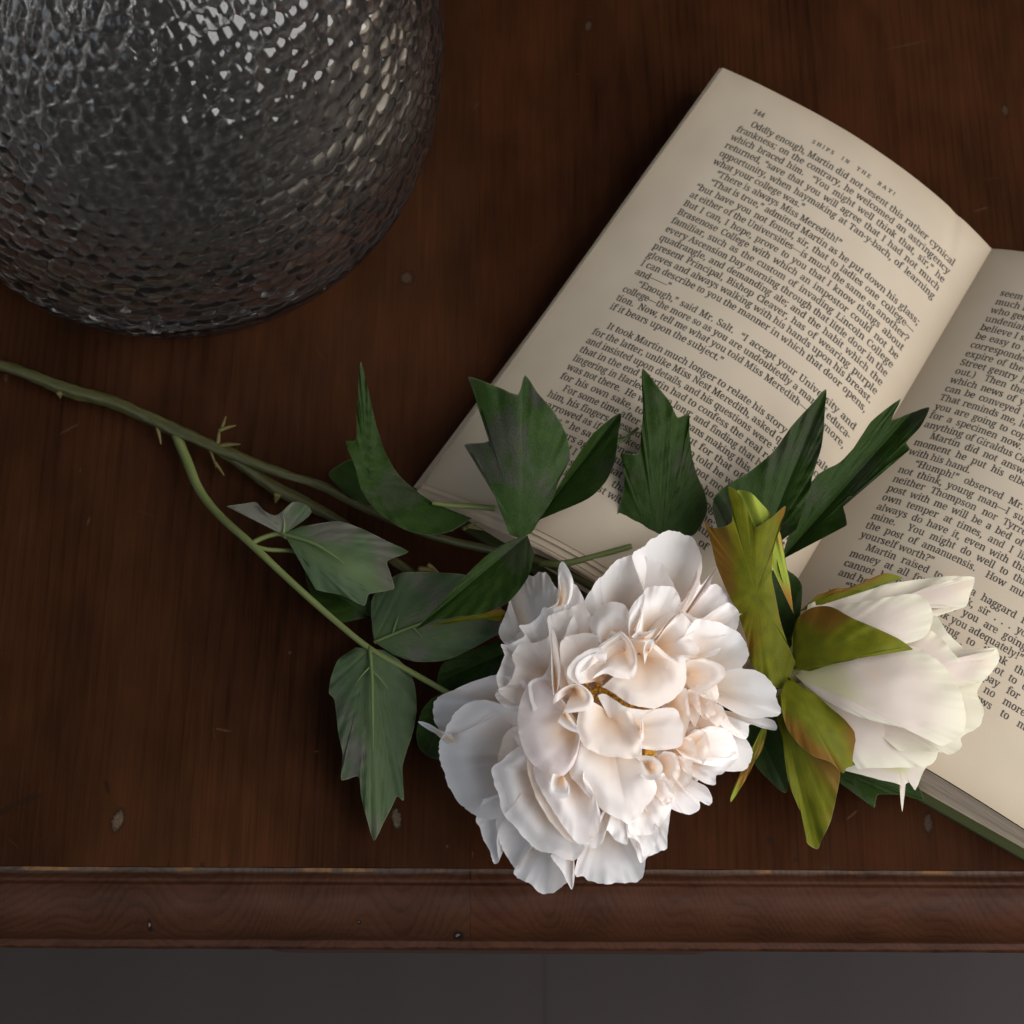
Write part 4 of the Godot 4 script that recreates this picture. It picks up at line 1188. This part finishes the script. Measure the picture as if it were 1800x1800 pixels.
func make_bud(t: Node) -> void:
	var b := Node3D.new()
	b.name = "bud"
	t.add_child(b)
	# petals, from the far side over the inner ones to the near side
	blade("petal", b, BUD, Vector2(560, 880), Vector2(1440, 830), 38, 40, [1000, 560, 1150, 640, 1220, 740, 1290, 800, 1330, 838, 1395, 800, 1430, 798, 1442, 840, 1412, 900, 1370, 942, 1345, 1000, 1372, 1060, 1362, 1130, 1320, 1162, 1290, 1180, 1272, 1200, 1275, 1232, 1230, 1266, 1170, 1255, 1000, 1250], 2, 0, "bud", 0.1, 1.0)
	blade("petal", b, BUD, Vector2(560, 860), Vector2(1330, 490), 36, 36, [600, 608, 720, 560, 850, 538, 1000, 508, 1200, 484, 1290, 482, 1334, 492, 1318, 550, 1294, 614, 1250, 618, 1170, 600, 1120, 640, 1000, 720, 800, 800], 4, 3, "bud", 0.1, 1.0)
	blade("petal", b, BUD, Vector2(900, 620), Vector2(1320, 520), 42, 44, [1000, 570, 1100, 546, 1190, 505, 1270, 500, 1332, 490, 1312, 560, 1292, 616, 1240, 622, 1170, 605, 1080, 640], 1, -1, "bud", 0.1, 0.6)
	blade("petal", b, BUD, Vector2(560, 850), Vector2(1140, 650), 40, 50, [600, 680, 690, 636, 800, 602, 920, 580, 1060, 560, 1122, 590, 1148, 640, 1142, 700, 1120, 742, 1060, 772, 940, 800, 800, 850], 7, -4, "bud", 0.0, 0.6)
	blade("petal", b, BUD, Vector2(1000, 900), Vector2(1430, 880), 46, 44, [1050, 720, 1140, 720, 1200, 770, 1250, 830, 1300, 870, 1340, 862, 1400, 838, 1425, 802, 1440, 845, 1410, 902, 1365, 945, 1300, 960, 1200, 980], 2, -2, "bud", 0.1, 1.0)
	blade("petal", b, BUD, Vector2(1000, 980), Vector2(1360, 1080), 44, 38, [1180, 860, 1260, 900, 1338, 945, 1330, 1000, 1350, 1040, 1366, 1100, 1352, 1140, 1310, 1168, 1240, 1160], 2, -2, "bud", 0.1, 1.0)
	blade("petal", b, BUD, Vector2(540, 900), Vector2(1060, 1400), 30, 22, [760, 1336, 900, 1372, 1006, 1400, 1006, 1450, 1015, 1517, 1026, 1440, 1030, 1396, 1052, 1390, 1072, 1424, 1102, 1360, 1124, 1296, 1050, 1240, 900, 1200, 780, 1300], 3, -2, "bud", 0.5, 0.6, Vector2(1000, 1320))
	blade("petal", b, BUD, Vector2(545, 900), Vector2(1150, 1280), 34, 33, [820, 1330, 900, 1326, 1050, 1322, 1138, 1312, 1172, 1262, 1152, 1218, 1090, 1160, 900, 1060, 750, 980], 8, -5, "bud", 0.05, 0.8)
	blade("petal", b, BUD, Vector2(530, 905), Vector2(1290, 1060), 38, 50, [640, 885, 750, 862, 900, 820, 1030, 788, 1100, 808, 1180, 858, 1232, 920, 1272, 990, 1292, 1080, 1286, 1160, 1242, 1202, 1180, 1226, 1120, 1190, 1050, 1156, 960, 1136, 820, 1098, 700, 1040, 600, 970], 11, -7, "bud", 0.0, 0.9)
	# sepals
	blade("sepal", b, BUD, Vector2(560, 640), Vector2(1015, 490), 38, 42, [640, 566, 720, 536, 800, 528, 880, 490, 950, 468, 1018, 490, 960, 500, 900, 532, 800, 548, 700, 560, 600, 620], 3, 1, "sepal", 0.1)
	blade("sepal", b, BUD, Vector2(535, 890), Vector2(1060, 800), 42, 54, [530, 760, 542, 695, 565, 655, 620, 620, 700, 616, 800, 668, 900, 710, 1000, 758, 1062, 804, 1000, 796, 900, 816, 800, 850, 700, 872, 610, 900], 8, -5, "sepal", 0.1)
	blade("sepal", b, BUD, Vector2(505, 960), Vector2(330, 100), 40, 54, [548, 862, 512, 780, 480, 680, 456, 560, 441, 470, 450, 360, 480, 270, 502, 174, 440, 225, 375, 266, 350, 230, 320, 150, 284, 105, 250, 90, 262, 170, 268, 240, 230, 265, 175, 268, 142, 232, 160, 290, 176, 340, 200, 440, 250, 560, 290, 640, 330, 760, 350, 860, 400, 930, 460, 975, 505, 962], 5, -6, "sepal", 0.25, 0.6, Vector2(372, 560))
	blade("sepal", b, BUD, Vector2(538, 650), Vector2(300, 105), 38, 52, [522, 520, 500, 400, 484, 310, 446, 222, 402, 168, 345, 112, 288, 106, 330, 145, 380, 200, 430, 270, 456, 350, 470, 430, 500, 540], 3, 1, "lime", 0.05)
	blade("sepal", b, BUD, Vector2(470, 1000), Vector2(625, 1680), 34, 14, [466, 1110, 488, 1200, 500, 1300, 520, 1400, 560, 1500, 602, 1582, 606, 1600, 595, 1652, 642, 1682, 662, 1640, 700, 1560, 730, 1430, 742, 1330, 700, 1200, 600, 1080], 3, 5, "sepal", 0.15)
	blade("sepal", b, BUD, Vector2(512, 925), Vector2(790, 1340), 42, 36, [540, 950, 640, 1010, 700, 1060, 760, 1110, 815, 1170, 836, 1232, 826, 1300, 772, 1326, 752, 1347, 700, 1300, 620, 1270, 560, 1220, 510, 1150, 488, 1080, 480, 990], 6, -4, "sepal", 0.1)
	stalk("receptacle", b, BUD, [420, 960, 30, 2.0, 480, 930, 34, 3.2, 530, 900, 36, 4.2, 600, 880, 37, 3.0], "bract", 0.1)
